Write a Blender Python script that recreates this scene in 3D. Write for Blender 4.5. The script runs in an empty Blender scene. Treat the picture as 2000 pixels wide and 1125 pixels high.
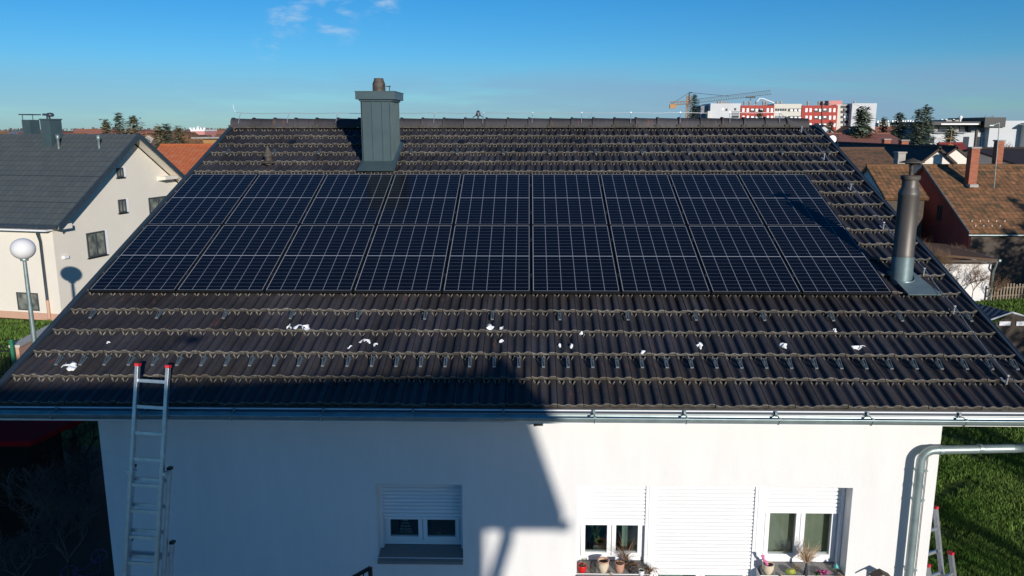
import bpy, math, random
from math import sin, cos, pi, radians, sqrt, atan2, asin, tan
from mathutils import Vector, Matrix
random.seed(7)
scn = bpy.context.scene
COL = scn.collection

# ------------------------------------------------------------------ camera
H = 8.0                                   # drone height above the ground
CAM = Vector((5.716, -10.064, H))
F, PITCH, YAW, ROLL = 1559.6, .1978, -.0203, -.001
fw = Vector((sin(YAW)*cos(PITCH), cos(YAW)*cos(PITCH), -sin(PITCH)))
rt0 = Vector((cos(YAW), -sin(YAW), 0)); up0 = rt0.cross(fw)
rt = rt0*cos(ROLL)+up0*sin(ROLL); up = up0*cos(ROLL)-rt0*sin(ROLL)
cd = bpy.data.cameras.new('camera'); cam = bpy.data.objects.new('camera', cd); COL.objects.link(cam)
cd.sensor_width = 36; cd.lens = 36*F/2000; cd.clip_start = .05; cd.clip_end = 6000
cam.matrix_world = Matrix.Translation(CAM) @ Matrix((rt, up, -fw)).transposed().to_4x4()
scn.camera = cam
# ------------------------------------------------------------------ light
SUN = Vector((-.382, .892, -.243)).normalized()      # direction the light travels
SUN_EL = asin(-SUN.z); SUN_AZ = atan2(-SUN.x, -SUN.y)
sd = bpy.data.lights.new('sun', 'SUN'); sd.energy = 4.6; sd.angle = radians(.5); sd.color = (1, .93, .84)
so = bpy.data.objects.new('sun', sd); COL.objects.link(so)
so.rotation_euler = SUN.to_track_quat('-Z', 'Y').to_euler(); so.location = (20, -30, 40)
w = bpy.data.worlds.new('World'); scn.world = w; w.use_nodes = True
nt = w.node_tree; N = nt.nodes; LK = nt.links
bg = N['Background']; bg.inputs[1].default_value = .112
sky = N.new('ShaderNodeTexSky'); sky.sky_type = 'NISHITA'; sky.sun_disc = False
sky.sun_elevation = SUN_EL; sky.sun_rotation = SUN_AZ
sky.air_density = .9; sky.dust_density = .2; sky.ozone_density = 6.0; sky.altitude = 100
def wn(t, **k):
    n = N.new(t)
    for a, b in k.items(): setattr(n, a, b)
    return n
tc = wn('ShaderNodeTexCoord')
def cloud(scale, sc3, lo, hi, rot=0, loc=(0,0,0)):
    mp = wn('ShaderNodeMapping'); mp.inputs['Scale'].default_value = sc3; mp.inputs['Location'].default_value = loc
    LK.new(tc.outputs['Generated'], mp.inputs[0])
    nz = wn('ShaderNodeTexNoise'); nz.inputs['Scale'].default_value = scale; nz.inputs['Detail'].default_value = 8
    nz.inputs['Roughness'].default_value = .58; nz.inputs['Distortion'].default_value = .25
    LK.new(mp.outputs[0], nz.inputs[0])
    mr = wn('ShaderNodeMapRange'); mr.inputs[1].default_value = lo; mr.inputs[2].default_value = hi; mr.interpolation_type = 'SMOOTHSTEP'
    LK.new(nz.outputs[0], mr.inputs[0]); return mr.outputs[0]
def wmath(op, a, b=None):
    m = wn('ShaderNodeMath', operation=op)
    for i, v in enumerate((a, b)):
        if v is None: continue
        if hasattr(v, 'links'): LK.new(v, m.inputs[i])
        else: m.inputs[i].default_value = v
    return m.outputs[0]
def wrange(v, a, b, c, d):
    m = wn('ShaderNodeMapRange', interpolation_type='SMOOTHSTEP')
    for i, q in enumerate((v, a, b, c, d)):
        if hasattr(q, 'links'): LK.new(q, m.inputs[i])
        else: m.inputs[i].default_value = q
    return m.outputs[0]
sep = wn('ShaderNodeSeparateXYZ'); LK.new(tc.outputs['Generated'], sep.inputs[0])
z = sep.outputs[2]; x_ = sep.outputs[0]
# a low bank of grey blue cloud, thicker towards the right, and a few high wisps
bank = wmath('MULTIPLY', cloud(2.2, (1, 1, 9), .30, .52, loc=(.3, .1, 0)), wmath('MULTIPLY', wrange(z, -.01, .02, .4, 1), wrange(z, .045, .085, 1, 0)))
bank = wmath('MULTIPLY', bank, wrange(x_, -.5, .5, .45, .95))
def near(cx, cy, cz, r0, r1):
    vm = wn('ShaderNodeVectorMath', operation='DISTANCE'); LK.new(tc.outputs['Generated'], vm.inputs[0]); vm.inputs[1].default_value = (cx, cy, cz)
    return wrange(vm.outputs['Value'], r0, r1, 1, 0)
def pdir(px, py):
    d = (fw + rt*((px-1000)/F) - up*((py-562.5)/F)).normalized(); return d
wisp = cloud(20, (1, 1, 2.4), .44, .68, loc=(.17, .4, .2))
mask = None
for (px, py, r) in ((650, 38, .040), (570, 22, .035), (745, 3, .03), (545, 48, .02), (520, 90, .02)):
    d = pdir(px, py); m = near(d.x, d.y, d.z, r*.25, r)
    mask = m if mask is None else wmath('MAXIMUM', mask, m)
wisp = wmath('MULTIPLY', wmath('MULTIPLY', wisp, mask), 1.0)
hs = wn('ShaderNodeMix', data_type='RGBA', blend_type='MULTIPLY'); hs.inputs[0].default_value = 1
sat = wn('ShaderNodeHueSaturation'); sat.inputs['Saturation'].default_value = 1.15; LK.new(sky.outputs[0], sat.inputs['Color']); LK.new(sat.outputs[0], hs.inputs[6]); hs.inputs[7].default_value = (.80, .97, .96, 1)
m1 = wn('ShaderNodeMix', data_type='RGBA'); LK.new(wmath('MULTIPLY', bank, .75), m1.inputs[0]); LK.new(hs.outputs[2], m1.inputs[6]); m1.inputs[7].default_value = (2.1, 3.3, 5.1, 1)
m2 = wn('ShaderNodeMix', data_type='RGBA'); LK.new(wmath('MULTIPLY', wisp, .60), m2.inputs[0]); LK.new(m1.outputs[2], m2.inputs[6]); m2.inputs[7].default_value = (4.6, 5.8, 7.2, 1)
LK.new(m2.outputs[2], bg.inputs[0])
vs = scn.view_settings; vs.view_transform = 'Standard'; vs.look = 'None'; vs.gamma = 1; vs.use_curve_mapping = False; vs.exposure = 0
scn.cycles.use_denoising = True

# ------------------------------------------------------------------ measuring helpers (real positions from distances)
def ray(px, py): return pdir(px, py)
def at_z(px, py, zz=0.): d = ray(px, py); return CAM + d*((zz-CAM.z)/d.z)
def at_y(px, py, yy): d = ray(px, py); return CAM + d*((yy-CAM.y)/d.y)
def at_x(px, py, xx): d = ray(px, py); return CAM + d*((xx-CAM.x)/d.x)
S = .3546; Z0 = H-2.061
nS = Vector((0, -sin(S), cos(S))); uS = Vector((0, cos(S), sin(S))); O = Vector((0, 0, Z0)); X = Vector((1, 0, 0)); ZV = Vector((0, 0, 1))
def rw(s, t, off=-.12): return O + X*s + uS*t + nS*off
def rp(px, py, off=-.12):
    d = ray(px, py); k = ((O+nS*off-CAM).dot(nS))/d.dot(nS); P = CAM+d*k-O; return P.x, P.dot(uS)

# ------------------------------------------------------------------ mesh builder
class MB:
    def __init__(s): s.v = []; s.f = []; s.sm = []; s.mi = []; s.tint = []; s.cur = 0; s.ct = .5
    def add(s, vs_, fs, smooth=False):
        b = len(s.v); s.v += [tuple(p) for p in vs_]
        for f in fs: s.f.append([b+i for i in f]); s.sm.append(smooth); s.mi.append(s.cur); s.tint.append(s.ct)
    def quad(s, a, b, c, d): s.add([a, b, c, d], [(0, 1, 2, 3)])
    def box(s, c, size, ax=None):
        c = Vector(c); ax = ax or (X, Vector((0, 1, 0)), ZV); h = [ax[i]*size[i]*.5 for i in range(3)]
        p = [c+h[0]*a+h[1]*b+h[2]*d for a in (-1, 1) for b in (-1, 1) for d in (-1, 1)]
        s.add(p, [(0, 1, 3, 2), (4, 6, 7, 5), (0, 4, 5, 1), (2, 3, 7, 6), (0, 2, 6, 4), (1, 5, 7, 3)])
    def bx(s, x0, x1, y0, y1, z0, z1): s.box(((x0+x1)/2, (y0+y1)/2, (z0+z1)/2), (abs(x1-x0), abs(y1-y0), abs(z1-z0)))
    def prism(s, poly, d):
        n = len(poly); d = Vector(d); p = [Vector(q) for q in poly]; p2 = [q+d for q in p]
        nn = (p[1]-p[0]).cross(p[2]-p[1])
        idx = list(range(n)); fs = [idx, [n+i for i in reversed(idx)]]
        for i in range(n): j = (i+1) % n; fs.append((i, n+i, n+j, j))
        s.add(p+p2, fs)
    def tube(s, pts, rad, n=8, cap=True, smooth=True):
        pts = [Vector(p) for p in pts]; m = len(pts)
        if not hasattr(rad, '__len__'): rad = [rad]*m
        vs_ = []; prev = None
        for i, p in enumerate(pts):
            t = (pts[min(i+1, m-1)]-pts[max(i-1, 0)])
            t = t.normalized() if t.length > 1e-9 else ZV
            if prev is None:
                a = t.cross(ZV if abs(t.z) < .9 else X).normalized()
            else:
                a = (prev - t*prev.dot(t)); a = a.normalized() if a.length > 1e-6 else t.cross(X).normalized()
            prev = a; b = t.cross(a)
            for k in range(n):
                an = 2*pi*k/n; vs_.append(p+(a*cos(an)+b*sin(an))*rad[i])
        fs = []
        for i in range(m-1):
            for k in range(n):
                k2 = (k+1) % n; fs.append((i*n+k, i*n+k2, (i+1)*n+k2, (i+1)*n+k))
        s.add(vs_, fs, smooth)
        if cap:
            s.add(vs_[:n], [tuple(reversed(range(n)))]); s.add(vs_[-n:], [tuple(range(n))])
    def lathe(s, c, prof, n=20, ax=None, smooth=True, cap=True):
        c = Vector(c); ax = ax or (X, Vector((0, 1, 0)), ZV)
        vs_ = []
        for r, zz in prof:
            for k in range(n):
                a = 2*pi*k/n; vs_.append(c+ax[0]*(r*cos(a))+ax[1]*(r*sin(a))+ax[2]*zz)
        fs = []
        for i in range(len(prof)-1):
            for k in range(n):
                k2 = (k+1) % n; fs.append((i*n+k, i*n+k2, (i+1)*n+k2, (i+1)*n+k))
        s.add(vs_, fs, smooth)
        if cap:
            if prof[0][0] > 1e-4: s.add(vs_[:n], [tuple(reversed(range(n)))])
            if prof[-1][0] > 1e-4: s.add(vs_[-n:], [tuple(range(n))])
    def blob(s, c, r, seed=0, rough=.25, n=7):
        rnd = random.Random(seed); c = Vector(c); m = n*2
        ph = [rnd.random()*6.3 for _ in range(6)]
        vs_ = []
        for i in range(n+1):
            th = pi*i/n
            for k in range(m):
                a = 2*pi*k/m
                q = 1+rough*(sin(2*a+ph[0]+2*th)*.5+sin(3*a+ph[1]-th*3)*.35+sin(5*a+ph[2]+4*th)*.25)*sin(th)
                vs_.append(c+Vector((r[0]*sin(th)*cos(a)*q, r[1]*sin(th)*sin(a)*q, r[2]*cos(th)*q)))
        fs = [(i*m+k, (i+1)*m+k, (i+1)*m+(k+1) % m, i*m+(k+1) % m) for i in range(n) for k in range(m)]
        s.add(vs_, fs, True)
    def build(s, name, mats, parent=None, **kw):
        me = bpy.data.meshes.new(name)
        vv = s.v; inv = None
        if parent is not None:
            root = parent
            while root.parent: root = root.parent
            inv = root.get('_inv')
            M = Matrix.Translation(root.location) @ root.rotation_euler.to_matrix().to_4x4(); inv = M.inverted()
            vv = [tuple(inv @ Vector(p)) for p in vv]
        me.from_pydata(vv, [], s.f)
        if not isinstance(mats, (list, tuple)): mats = [mats]
        for m in mats: me.materials.append(m)
        me.polygons.foreach_set('use_smooth', s.sm); me.polygons.foreach_set('material_index', s.mi)
        at = me.attributes.new('tint', 'FLOAT', 'FACE'); at.data.foreach_set('value', s.tint)
        me.update()
        o = bpy.data.objects.new(name, me); COL.objects.link(o)
        if parent is not None: o.parent = parent
        for k, v_ in kw.items(): o[k] = v_
        return o
def thing(name, label, cat, loc=(0, 0, 0), rz=0, group=None):
    o = bpy.data.objects.new(name, None); COL.objects.link(o); o.location = loc; o.rotation_euler = (0, 0, rz)
    o.empty_display_size = .3; o['label'] = label; o['category'] = cat
    if group: o['group'] = group
    return o
def tag(o, label, cat, group=None):
    o['label'] = label; o['category'] = cat
    if group: o['group'] = group
    return o
def copy_tree(o, parent=None):
    c = o.copy(); COL.objects.link(c)
    if parent is not None: c.parent = parent
    for ch in list(o.children): copy_tree(ch, c)
    return c

# ------------------------------------------------------------------ materials
def mat(name, col, rough=.7, metal=0., var=.0, vscale=4., col2=None, bump=0., bscale=30., spec=.5, tint=0., stretch=(1, 1, 1), detail=5, emit=0):
    m = bpy.data.materials.new(name); m.use_nodes = True; t = m.node_tree; p = t.nodes['Principled BSDF']
    p.inputs['Base Color'].default_value = (*col, 1); p.inputs['Roughness'].default_value = rough; p.inputs['Metallic'].default_value = metal
    p.inputs['Specular IOR Level'].default_value = spec
    n = t.nodes.new; L = t.links.new
    co = n('ShaderNodeTexCoord'); mp = n('ShaderNodeMapping'); mp.inputs['Scale'].default_value = stretch; L(co.outputs['Object'], mp.inputs[0])
    out = None
    if var > 0 or col2:
        nz = n('ShaderNodeTexNoise'); nz.inputs['Scale'].default_value = vscale; nz.inputs['Detail'].default_value = detail; nz.inputs['Roughness'].default_value = .62
        L(mp.outputs[0], nz.inputs[0])
        mr = n('ShaderNodeMapRange'); mr.inputs[1].default_value = .32; mr.inputs[2].default_value = .68; L(nz.outputs[0], mr.inputs[0])
        mx = n('ShaderNodeMix'); mx.data_type = 'RGBA'; L(mr.outputs[0], mx.inputs[0])
        a = tuple(c*(1-var) for c in col); b = col2 or tuple(min(1, c*(1+var)) for c in col)
        mx.inputs[6].default_value = (*a, 1); mx.inputs[7].default_value = (*b, 1); out = mx.outputs[2]
    if tint > 0:
        at = n('ShaderNodeAttribute'); at.attribute_name = 'tint'
        mr = n('ShaderNodeMapRange'); mr.inputs[3].default_value = 1-tint; mr.inputs[4].default_value = 1+tint; L(at.outputs['Fac'], mr.inputs[0])
        mu = n('ShaderNodeMix'); mu.data_type = 'RGBA'; mu.blend_type = 'MULTIPLY'; mu.inputs[0].default_value = 1
        if out: L(out, mu.inputs[6])
        else: mu.inputs[6].default_value = (*col, 1)
        L(mr.outputs[0], mu.inputs[7]); out = mu.outputs[2]
    if out: L(out, p.inputs['Base Color'])
    if bump > 0:
        nb = n('ShaderNodeTexNoise'); nb.inputs['Scale'].default_value = bscale; nb.inputs['Detail'].default_value = 6; L(mp.outputs[0], nb.inputs[0])
        bp = n('ShaderNodeBump'); bp.inputs['Strength'].default_value = bump; bp.inputs['Distance'].default_value = .02; L(nb.outputs[0], bp.inputs['Height']); L(bp.outputs[0], p.inputs['Normal'])
    m['p'] = 1
    return m
M = {}
M['stucco'] = mat('white_stucco', (.75, .742, .728), .92, var=.035, vscale=2.2, stretch=(1.6, 1, .35), bump=.35, bscale=220, spec=.2, detail=9)
M['cream'] = mat('cream_stucco', (.74, .69, .60), .92, var=.03, vscale=.5, bump=.25, bscale=90, spec=.2)
M['white'] = mat('white_plastic', (.80, .81, .82), .4, var=.02, vscale=3)
M['sill'] = mat('granite', (.22, .21, .20), .6, var=.25, vscale=90, spec=.4)
M['tile'] = None
M['verge'] = mat('slate_metal', (.032, .048, .064), .42, .0, var=.12, vscale=3, spec=.6)
M['chim'] = mat('coated_sheet', (.062, .098, .108), .38, .25, var=.10, vscale=2.5, spec=.6, bump=.03, bscale=5)
M['galv'] = mat('galvanised_steel', (.27, .34, .34), .42, .50, var=.18, vscale=5, bump=.05, bscale=8)
M['steel'] = mat('weathered_steel', (.10, .09, .082), .5, .5, var=.35, vscale=3, stretch=(1, 1, .25), bump=.04, bscale=6)
M['steel_clean'] = mat('dull_steel', (.20, .27, .28), .40, .55, var=.15, vscale=5)
M['rusty'] = mat('sooty_steel', (.085, .072, .058), .7, .3, var=.5, vscale=14)
M['black'] = mat('black_frame', (.012, .013, .015), .4, .3)
M['silver'] = mat('anodised_edge', (.62, .63, .66), .35, .6)
M['alu'] = mat('aluminium', (.60, .62, .64), .36, .85, var=.12, vscale=12, bump=.03, bscale=25)
M['redcap'] = mat('red_rubber', (.55, .02, .03), .5)
M['snow'] = mat('snow', (.74, .77, .80), .55, var=.22, vscale=14, bump=.5, bscale=30, spec=.3)
M['hook'] = mat('slate_hook', (.13, .17, .19), .4, .4)
M['tab'] = mat('bare_metal', (.62, .64, .66), .35, .7)
M['brick'] = None
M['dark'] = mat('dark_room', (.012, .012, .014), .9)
M['curtain'] = mat('curtain_cloth', (.42, .50, .44), .9, var=.12, vscale=6)
M['olive'] = mat('olive_blind', (.50, .47, .38), .9, var=.12, vscale=3)
M['wood'] = mat('weathered_wood', (.21, .165, .12), .85, var=.35, vscale=6, stretch=(4, 4, .6), bump=.3, bscale=20)
M['bark'] = mat('bark', (.075, .058, .045), .9, var=.3, vscale=6)  # also serves as painted shade on two far house fronts
M['twig'] = mat('dry_twig', (.20, .125, .075), .9, var=.35, vscale=1.2)
M['twig2'] = mat('grey_twig', (.13, .10, .085), .9, var=.3, vscale=1.2)
M['needle'] = mat('spruce_needles', (.13, .165, .115), .85, tint=.5, var=.28, vscale=.9, spec=.25)
M['needle2'] = mat('dark_needles', (.075, .095, .06), .85, tint=.5, var=.28, vscale=.7, spec=.25)
M['needle3'] = mat('brownish_needles', (.20, .185, .10), .85, tint=.45, var=.3, vscale=.7, spec=.25)
M['redwall'] = mat('red_render', (.27, .06, .045), .9, var=.12, vscale=1.2, bump=.15, bscale=30)
M['pink'] = mat('salmon_render', (.55, .33, .235), .9, var=.06, vscale=1.5)
M['coping'] = mat('pale_concrete', (.50, .48, .43), .85, var=.12, vscale=5, bump=.2)
M['green'] = mat('green_post', (.015, .16, .085), .5)
M['iron'] = mat('dark_iron', (.02, .02, .022), .5, .3)
M['orange'] = mat('orange_steel', (.38, .20, .07), .6, .1, var=.15)
M['apt_red'] = mat('brick_red_render', (.38, .06, .045), .85, var=.05, vscale=.3)
M['apt_white'] = mat('pale_grey_render', (.54, .555, .57), .85, var=.04, vscale=.2)
M['apt_cream'] = mat('cream_render', (.60, .57, .51), .85, var=.04, vscale=.2)
M['frame_grey'] = mat('grey_frame', (.055, .065, .07), .5)
M['apt_grey'] = mat('grey_panel', (.20, .21, .23), .7)
M['glass_nh'] = mat('curtained_pane', (.13, .155, .15), .12, col2=(.30, .31, .26), var=.4, vscale=2.5, spec=.8, detail=1)
M['glass_far'] = mat('dark_glazing', (.03, .04, .055), .12, spec=.8)
M['pinkfar'] = mat('pink_render', (.55, .24, .22), .9)
M['concrete'] = mat('concrete', (.34, .32, .29), .9, var=.2, vscale=2, bump=.2)
M['globe'] = mat('opal_glass', (.72, .72, .72), .28, var=.03, vscale=3, spec=.5)
M['terracotta'] = mat('terracotta_pot', (.48, .27, .19), .8, var=.12, vscale=20)
M['creampot'] = mat('cream_pot', (.62, .52, .38), .7, var=.08, vscale=20)
M['redpot'] = mat('red_pot', (.62, .02, .02), .3)
M['blackpot'] = mat('dark_pot', (.03, .035, .04), .5)
M['soil'] = mat('soil', (.04, .028, .02), .95, bump=.5, bscale=60)  # pot soil; also the painted shade of left yard sheet and garage wall
M['leaf'] = mat('green_leaf', (.04, .12, .025), .6, tint=.5)
M['dryleaf'] = mat('dry_leaf', (.26, .15, .09), .85, tint=.5)
M['petal'] = mat('pink_petal', (.60, .14, .33), .7, tint=.3)
M['pampas'] = mat('pampas_straw', (.50, .36, .23), .9, tint=.3)
M['gourd'] = mat('striped_gourd', (.62, .50, .06), .5, col2=(.05, .20, .04), var=.1, vscale=14, stretch=(1, 3, 3))
M['turq'] = mat('turquoise_glaze', (.05, .32, .33), .3)
M['stone'] = mat('pebble', (.45, .36, .26), .8, var=.1)
M['violet'] = mat('violet_paint', (.10, .05, .12), .5)
M['darkred'] = mat('dark_red_sheet', (.30, .010, .014), .95, spec=.05, var=.1)
M['maroon'] = mat('maroon_tile', (.20, .028, .024), .75, var=.25, vscale=1.5)
M['slatefar'] = mat('dark_fibre_tile', (.035, .03, .028), .9, var=.25, vscale=1.2)

def glass_mat(name, tintc, refl=.35):
    m = bpy.data.materials.new(name); m.use_nodes = True; t = m.node_tree; t.nodes.clear()
    o = t.nodes.new('ShaderNodeOutputMaterial'); mx = t.nodes.new('ShaderNodeMixShader'); tr = t.nodes.new('ShaderNodeBsdfTransparent'); g = t.nodes.new('ShaderNodeBsdfGlossy')
    tr.inputs[0].default_value = (*tintc, 1); g.inputs['Roughness'].default_value = .03
    fr = t.nodes.new('ShaderNodeFresnel'); fr.inputs[0].default_value = 1.5
    ad = t.nodes.new('ShaderNodeMath'); ad.operation = 'MULTIPLY_ADD'; ad.inputs[1].default_value = 1.2; ad.inputs[2].default_value = refl*.1; t.links.new(fr.outputs[0], ad.inputs[0])
    t.links.new(ad.outputs[0], mx.inputs[0]); t.links.new(tr.outputs[0], mx.inputs[1]); t.links.new(g.outputs[0], mx.inputs[2]); t.links.new(mx.outputs[0], o.inputs[0]); return m
M['glass'] = glass_mat('window_glass', (.72, .78, .76))
M['jar'] = glass_mat('jar_glass', (.70, .74, .66), 1)

def tile_mat(name, col, edge=False):
    """concrete roof tile: per tile tint, fine grain, brownish lichen film and rusty streaks"""
    m = bpy.data.materials.new(name); m.use_nodes = True; t = m.node_tree; p = t.nodes['Principled BSDF']; n = t.nodes.new; L = t.links.new
    co = n('ShaderNodeTexCoord'); at = n('ShaderNodeAttribute'); at.attribute_name = 'tint'
    def noise(sc, st=(1, 1, 1), det=6):
        mp = n('ShaderNodeMapping'); mp.inputs['Scale'].default_value = st; L(co.outputs['Object'], mp.inputs[0])
        q = n('ShaderNodeTexNoise'); q.inputs['Scale'].default_value = sc; q.inputs['Detail'].default_value = det; q.inputs['Roughness'].default_value = .65; L(mp.outputs[0], q.inputs[0]); return q.outputs[0]
    def rng(v, a, b, c=0., d=1.):
        r = n('ShaderNodeMapRange'); r.inputs[1].default_value = a; r.inputs[2].default_value = b; r.inputs[3].default_value = c; r.inputs[4].default_value = d; L(v, r.inputs[0]); return r.outputs[0]
    def mix(f, a, b, bt='MIX'):
        q = n('ShaderNodeMix'); q.data_type = 'RGBA'; q.blend_type = bt
        for i, v in ((0, f), (6, a), (7, b)):
            if hasattr(v, 'links'): L(v, q.inputs[i])
            else: q.inputs[i].default_value = v if i == 0 else (*v, 1)
        return q.outputs[2]
    def mul(a, b):
        q = n('ShaderNodeMath'); q.operation = 'MULTIPLY'
        for i, v in enumerate((a, b)):
            if hasattr(v, 'links'): L(v, q.inputs[i])
            else: q.inputs[i].default_value = v
        return q.outputs[0]
    c = mix(rng(noise(1.1), .35, .65), tuple(q*.8 for q in col), tuple(q*1.25 for q in col))
    c = mix(1., c, rng(at.outputs['Fac'], 0, 1, .60, 1.42), 'MULTIPLY')
    brown = (col[0]*.85, col[1]*.72, col[2]*.50) if edge else (.048, .039, .029)
    sp = n('ShaderNodeSeparateXYZ'); L(co.outputs['Object'], sp.inputs[0])
    # lichen film strongest just under the solar panels (run-off) and towards the left part of the roof
    under = mul(rng(sp.outputs[1], -1.0, -.05), rng(sp.outputs[1], .2, .0))
    f = mul(rng(noise(2.6), .35, .70), rng(under, 0, 1, .22, 1.0))
    c = mix(f, c, brown)
    if not edge:
        rust = mul(rng(noise(9, (1.6, .35, .35)), .60, .70), rng(noise(.9), .46, .58))
        c = mix(mul(rust, .75), c, (.17, .065, .035))
        spk = rng(noise(38, det=3), .60, .72)
        c = mix(mul(spk, .40), c, (.12, .11, .10))
        c = mix(mul(rng(noise(17, (1, .3, .3)), .52, .66), .35), c, (.010, .010, .013))
    else:
        c = mix(rng(noise(30, (1, 1, 1)), .42, .66), c, tuple(q*.50 for q in col))
    L(c, p.inputs['Base Color']); p.inputs['Roughness'].default_value = .62 if not edge else .9; p.inputs['Specular IOR Level'].default_value = .35
    bp = n('ShaderNodeBump'); bp.inputs['Strength'].default_value = .25; bp.inputs['Distance'].default_value = .01; L(noise(80), bp.inputs['Height']); L(bp.outputs[0], p.inputs['Normal'])
    return m
M['tile'] = tile_mat('dark_concrete_tile', (.034, .033, .040))
M['lip'] = tile_mat('worn_tile_edge', (.080, .073, .062), True)
M['lip_glint'] = tile_mat('sunlit_tile_arris', (.155, .145, .128), True)  # pale chamfer: highlight of the sunlit edge put into the colour
M['lug'] = mat('sunlit_tile_lug', (.22, .205, .18), .9, var=.3, vscale=30)  # pale tone stands for the sunlit ends of the troughs

def panel_mat():
    m = bpy.data.materials.new('solar_cells'); m.use_nodes = True; t = m.node_tree; p = t.nodes['Principled BSDF']; n = t.nodes.new; L = t.links.new
    uv = n('ShaderNodeAttribute'); uv.attribute_name = 'cell'   # metres from the glass corner
    sp = n('ShaderNodeSeparateXYZ'); L(uv.outputs['Vector'], sp.inputs[0])
    def ma(op, a, b=0., c=0.):
        q = n('ShaderNodeMath'); q.operation = op
        for i, v in enumerate((a, b, c)):
            if hasattr(v, 'links'): L(v, q.inputs[i])
            else: q.inputs[i].default_value = v
        return q.outputs[0]
    def line(v, pitch, half):   # 1 on grid lines
        fr = ma('FRACT', ma('DIVIDE', v, pitch)); d = ma('MINIMUM', fr, ma('SUBTRACT', 1., fr))
        return ma('LESS_THAN', ma('MULTIPLY', d, pitch), half)
    u, v = sp.outputs[0], sp.outputs[1]
    GW, GL = 1.106, 1.8334
    vert = line(u, GW/6, .0032)
    mid = ma('LESS_THAN', ma('ABSOLUTE', ma('SUBTRACT', v, GL/2)), .007)
    hor = line(v, GL/20, .0018)
    bus = line(u, GW/60, .0004)
    border = ma('MAXIMUM', ma('LESS_THAN', v, .009), ma('MAXIMUM', ma('GREATER_THAN', v, GL-.010), ma('MAXIMUM', ma('LESS_THAN', u, .007), ma('GREATER_THAN', u, GW-.007))))
    def mix(f, a, b):
        q = n('ShaderNodeMix'); q.data_type = 'RGBA'
        for i, w_ in ((0, f), (6, a), (7, b)):
            if hasattr(w_, 'links'): L(w_, q.inputs[i])
            else: q.inputs[i].default_value = w_ if i == 0 else (*w_, 1)
        return q.outputs[2]
    at = n('ShaderNodeObjectInfo')
    nz = n('ShaderNodeTexNoise'); nz.inputs['Scale'].default_value = 3.; L(uv.outputs['Vector'], nz.inputs[0])
    cell = mix(nz.outputs[0], (.003, .0035, .006), (.004, .0055, .012))
    c = mix(ma('MULTIPLY', bus, .25), cell, (.05, .06, .08))
    c = mix(ma('MULTIPLY', hor, .55), c, (.26, .28, .32))
    c = mix(vert, c, (.24, .26, .31)); c = mix(mid, c, (.38, .40, .44)); c = mix(border, c, (.36, .38, .42))
    L(c, p.inputs['Base Color']); p.inputs['Roughness'].default_value = .14; p.inputs['Specular IOR Level'].default_value = .24
    return m
M['cells'] = panel_mat()

def brick_mat(name, c1, c2, mortar, scale, vec='Object'):
    m = bpy.data.materials.new(name); m.use_nodes = True; t = m.node_tree; p = t.nodes['Principled BSDF']; n = t.nodes.new; L = t.links.new
    co = n('ShaderNodeTexCoord'); sp = n('ShaderNodeSeparateXYZ'); L(co.outputs[vec], sp.inputs[0])
    ad = n('ShaderNodeMath'); ad.operation = 'ADD'; L(sp.outputs[0], ad.inputs[0]); L(sp.outputs[1], ad.inputs[1])
    cb = n('ShaderNodeCombineXYZ'); L(ad.outputs[0], cb.inputs[0]); L(sp.outputs[2], cb.inputs[1])
    b = n('ShaderNodeTexBrick'); b.inputs['Scale'].default_value = scale; L(cb.outputs[0], b.inputs[0])
    b.inputs['Color1'].default_value = (*c1, 1); b.inputs['Color2'].default_value = (*c2, 1); b.inputs['Mortar'].default_value = (*mortar, 1)
    b.inputs['Mortar Size'].default_value = .014; b.inputs['Brick Width'].default_value = .5; b.inputs['Row Height'].default_value = .16
    L(b.outputs[0], p.inputs['Base Color']); p.inputs['Roughness'].default_value = .9
    return m
M['brick'] = brick_mat('red_brick', (.40, .12, .06), (.27, .08, .04), (.24, .15, .11), 2.0)

def ground_mat():
    m = bpy.data.materials.new('turf_and_soil'); m.use_nodes = True; t = m.node_tree; p = t.nodes['Principled BSDF']; n = t.nodes.new; L = t.links.new
    co = n('ShaderNodeTexCoord')
    def noise(sc, det=6):
        q = n('ShaderNodeTexNoise'); q.inputs['Scale'].default_value = sc; q.inputs['Detail'].default_value = det; L(co.outputs['Object'], q.inputs[0]); return q.outputs[0]
    def mix(f, a, b, lo=.4, hi=.6):
        r = n('ShaderNodeMapRange'); r.inputs[1].default_value = lo; r.inputs[2].default_value = hi; L(f, r.inputs[0])
        q = n('ShaderNodeMix'); q.data_type = 'RGBA'; L(r.outputs[0], q.inputs[0])
        for i, v in ((6, a), (7, b)):
            if hasattr(v, 'links'): L(v, q.inputs[i])
            else: q.inputs[i].default_value = (*v, 1)
        return q.outputs[2]
    c = mix(noise(1.2), (.05, .09, .016), (.10, .14, .025)); c = mix(noise(9), c, (.025, .04, .012), .45, .62)
    c = mix(noise(.12), c, (.12, .10, .06), .60, .70)
    L(c, p.inputs['Base Color']); p.inputs['Roughness'].default_value = 1; p.inputs['Specular IOR Level'].default_value = .1
    bp = n('ShaderNodeBump'); bp.inputs['Strength'].default_value = .8; bp.inputs['Distance'].default_value = .05; L(noise(25), bp.inputs['Height']); L(bp.outputs[0], p.inputs['Normal'])
    return m
M['ground'] = ground_mat()
M['blade'] = mat('grass_blades', (.085, .20, .028), .8, tint=.6, col2=(.15, .23, .05), var=.35, vscale=.7, spec=.2)

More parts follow.
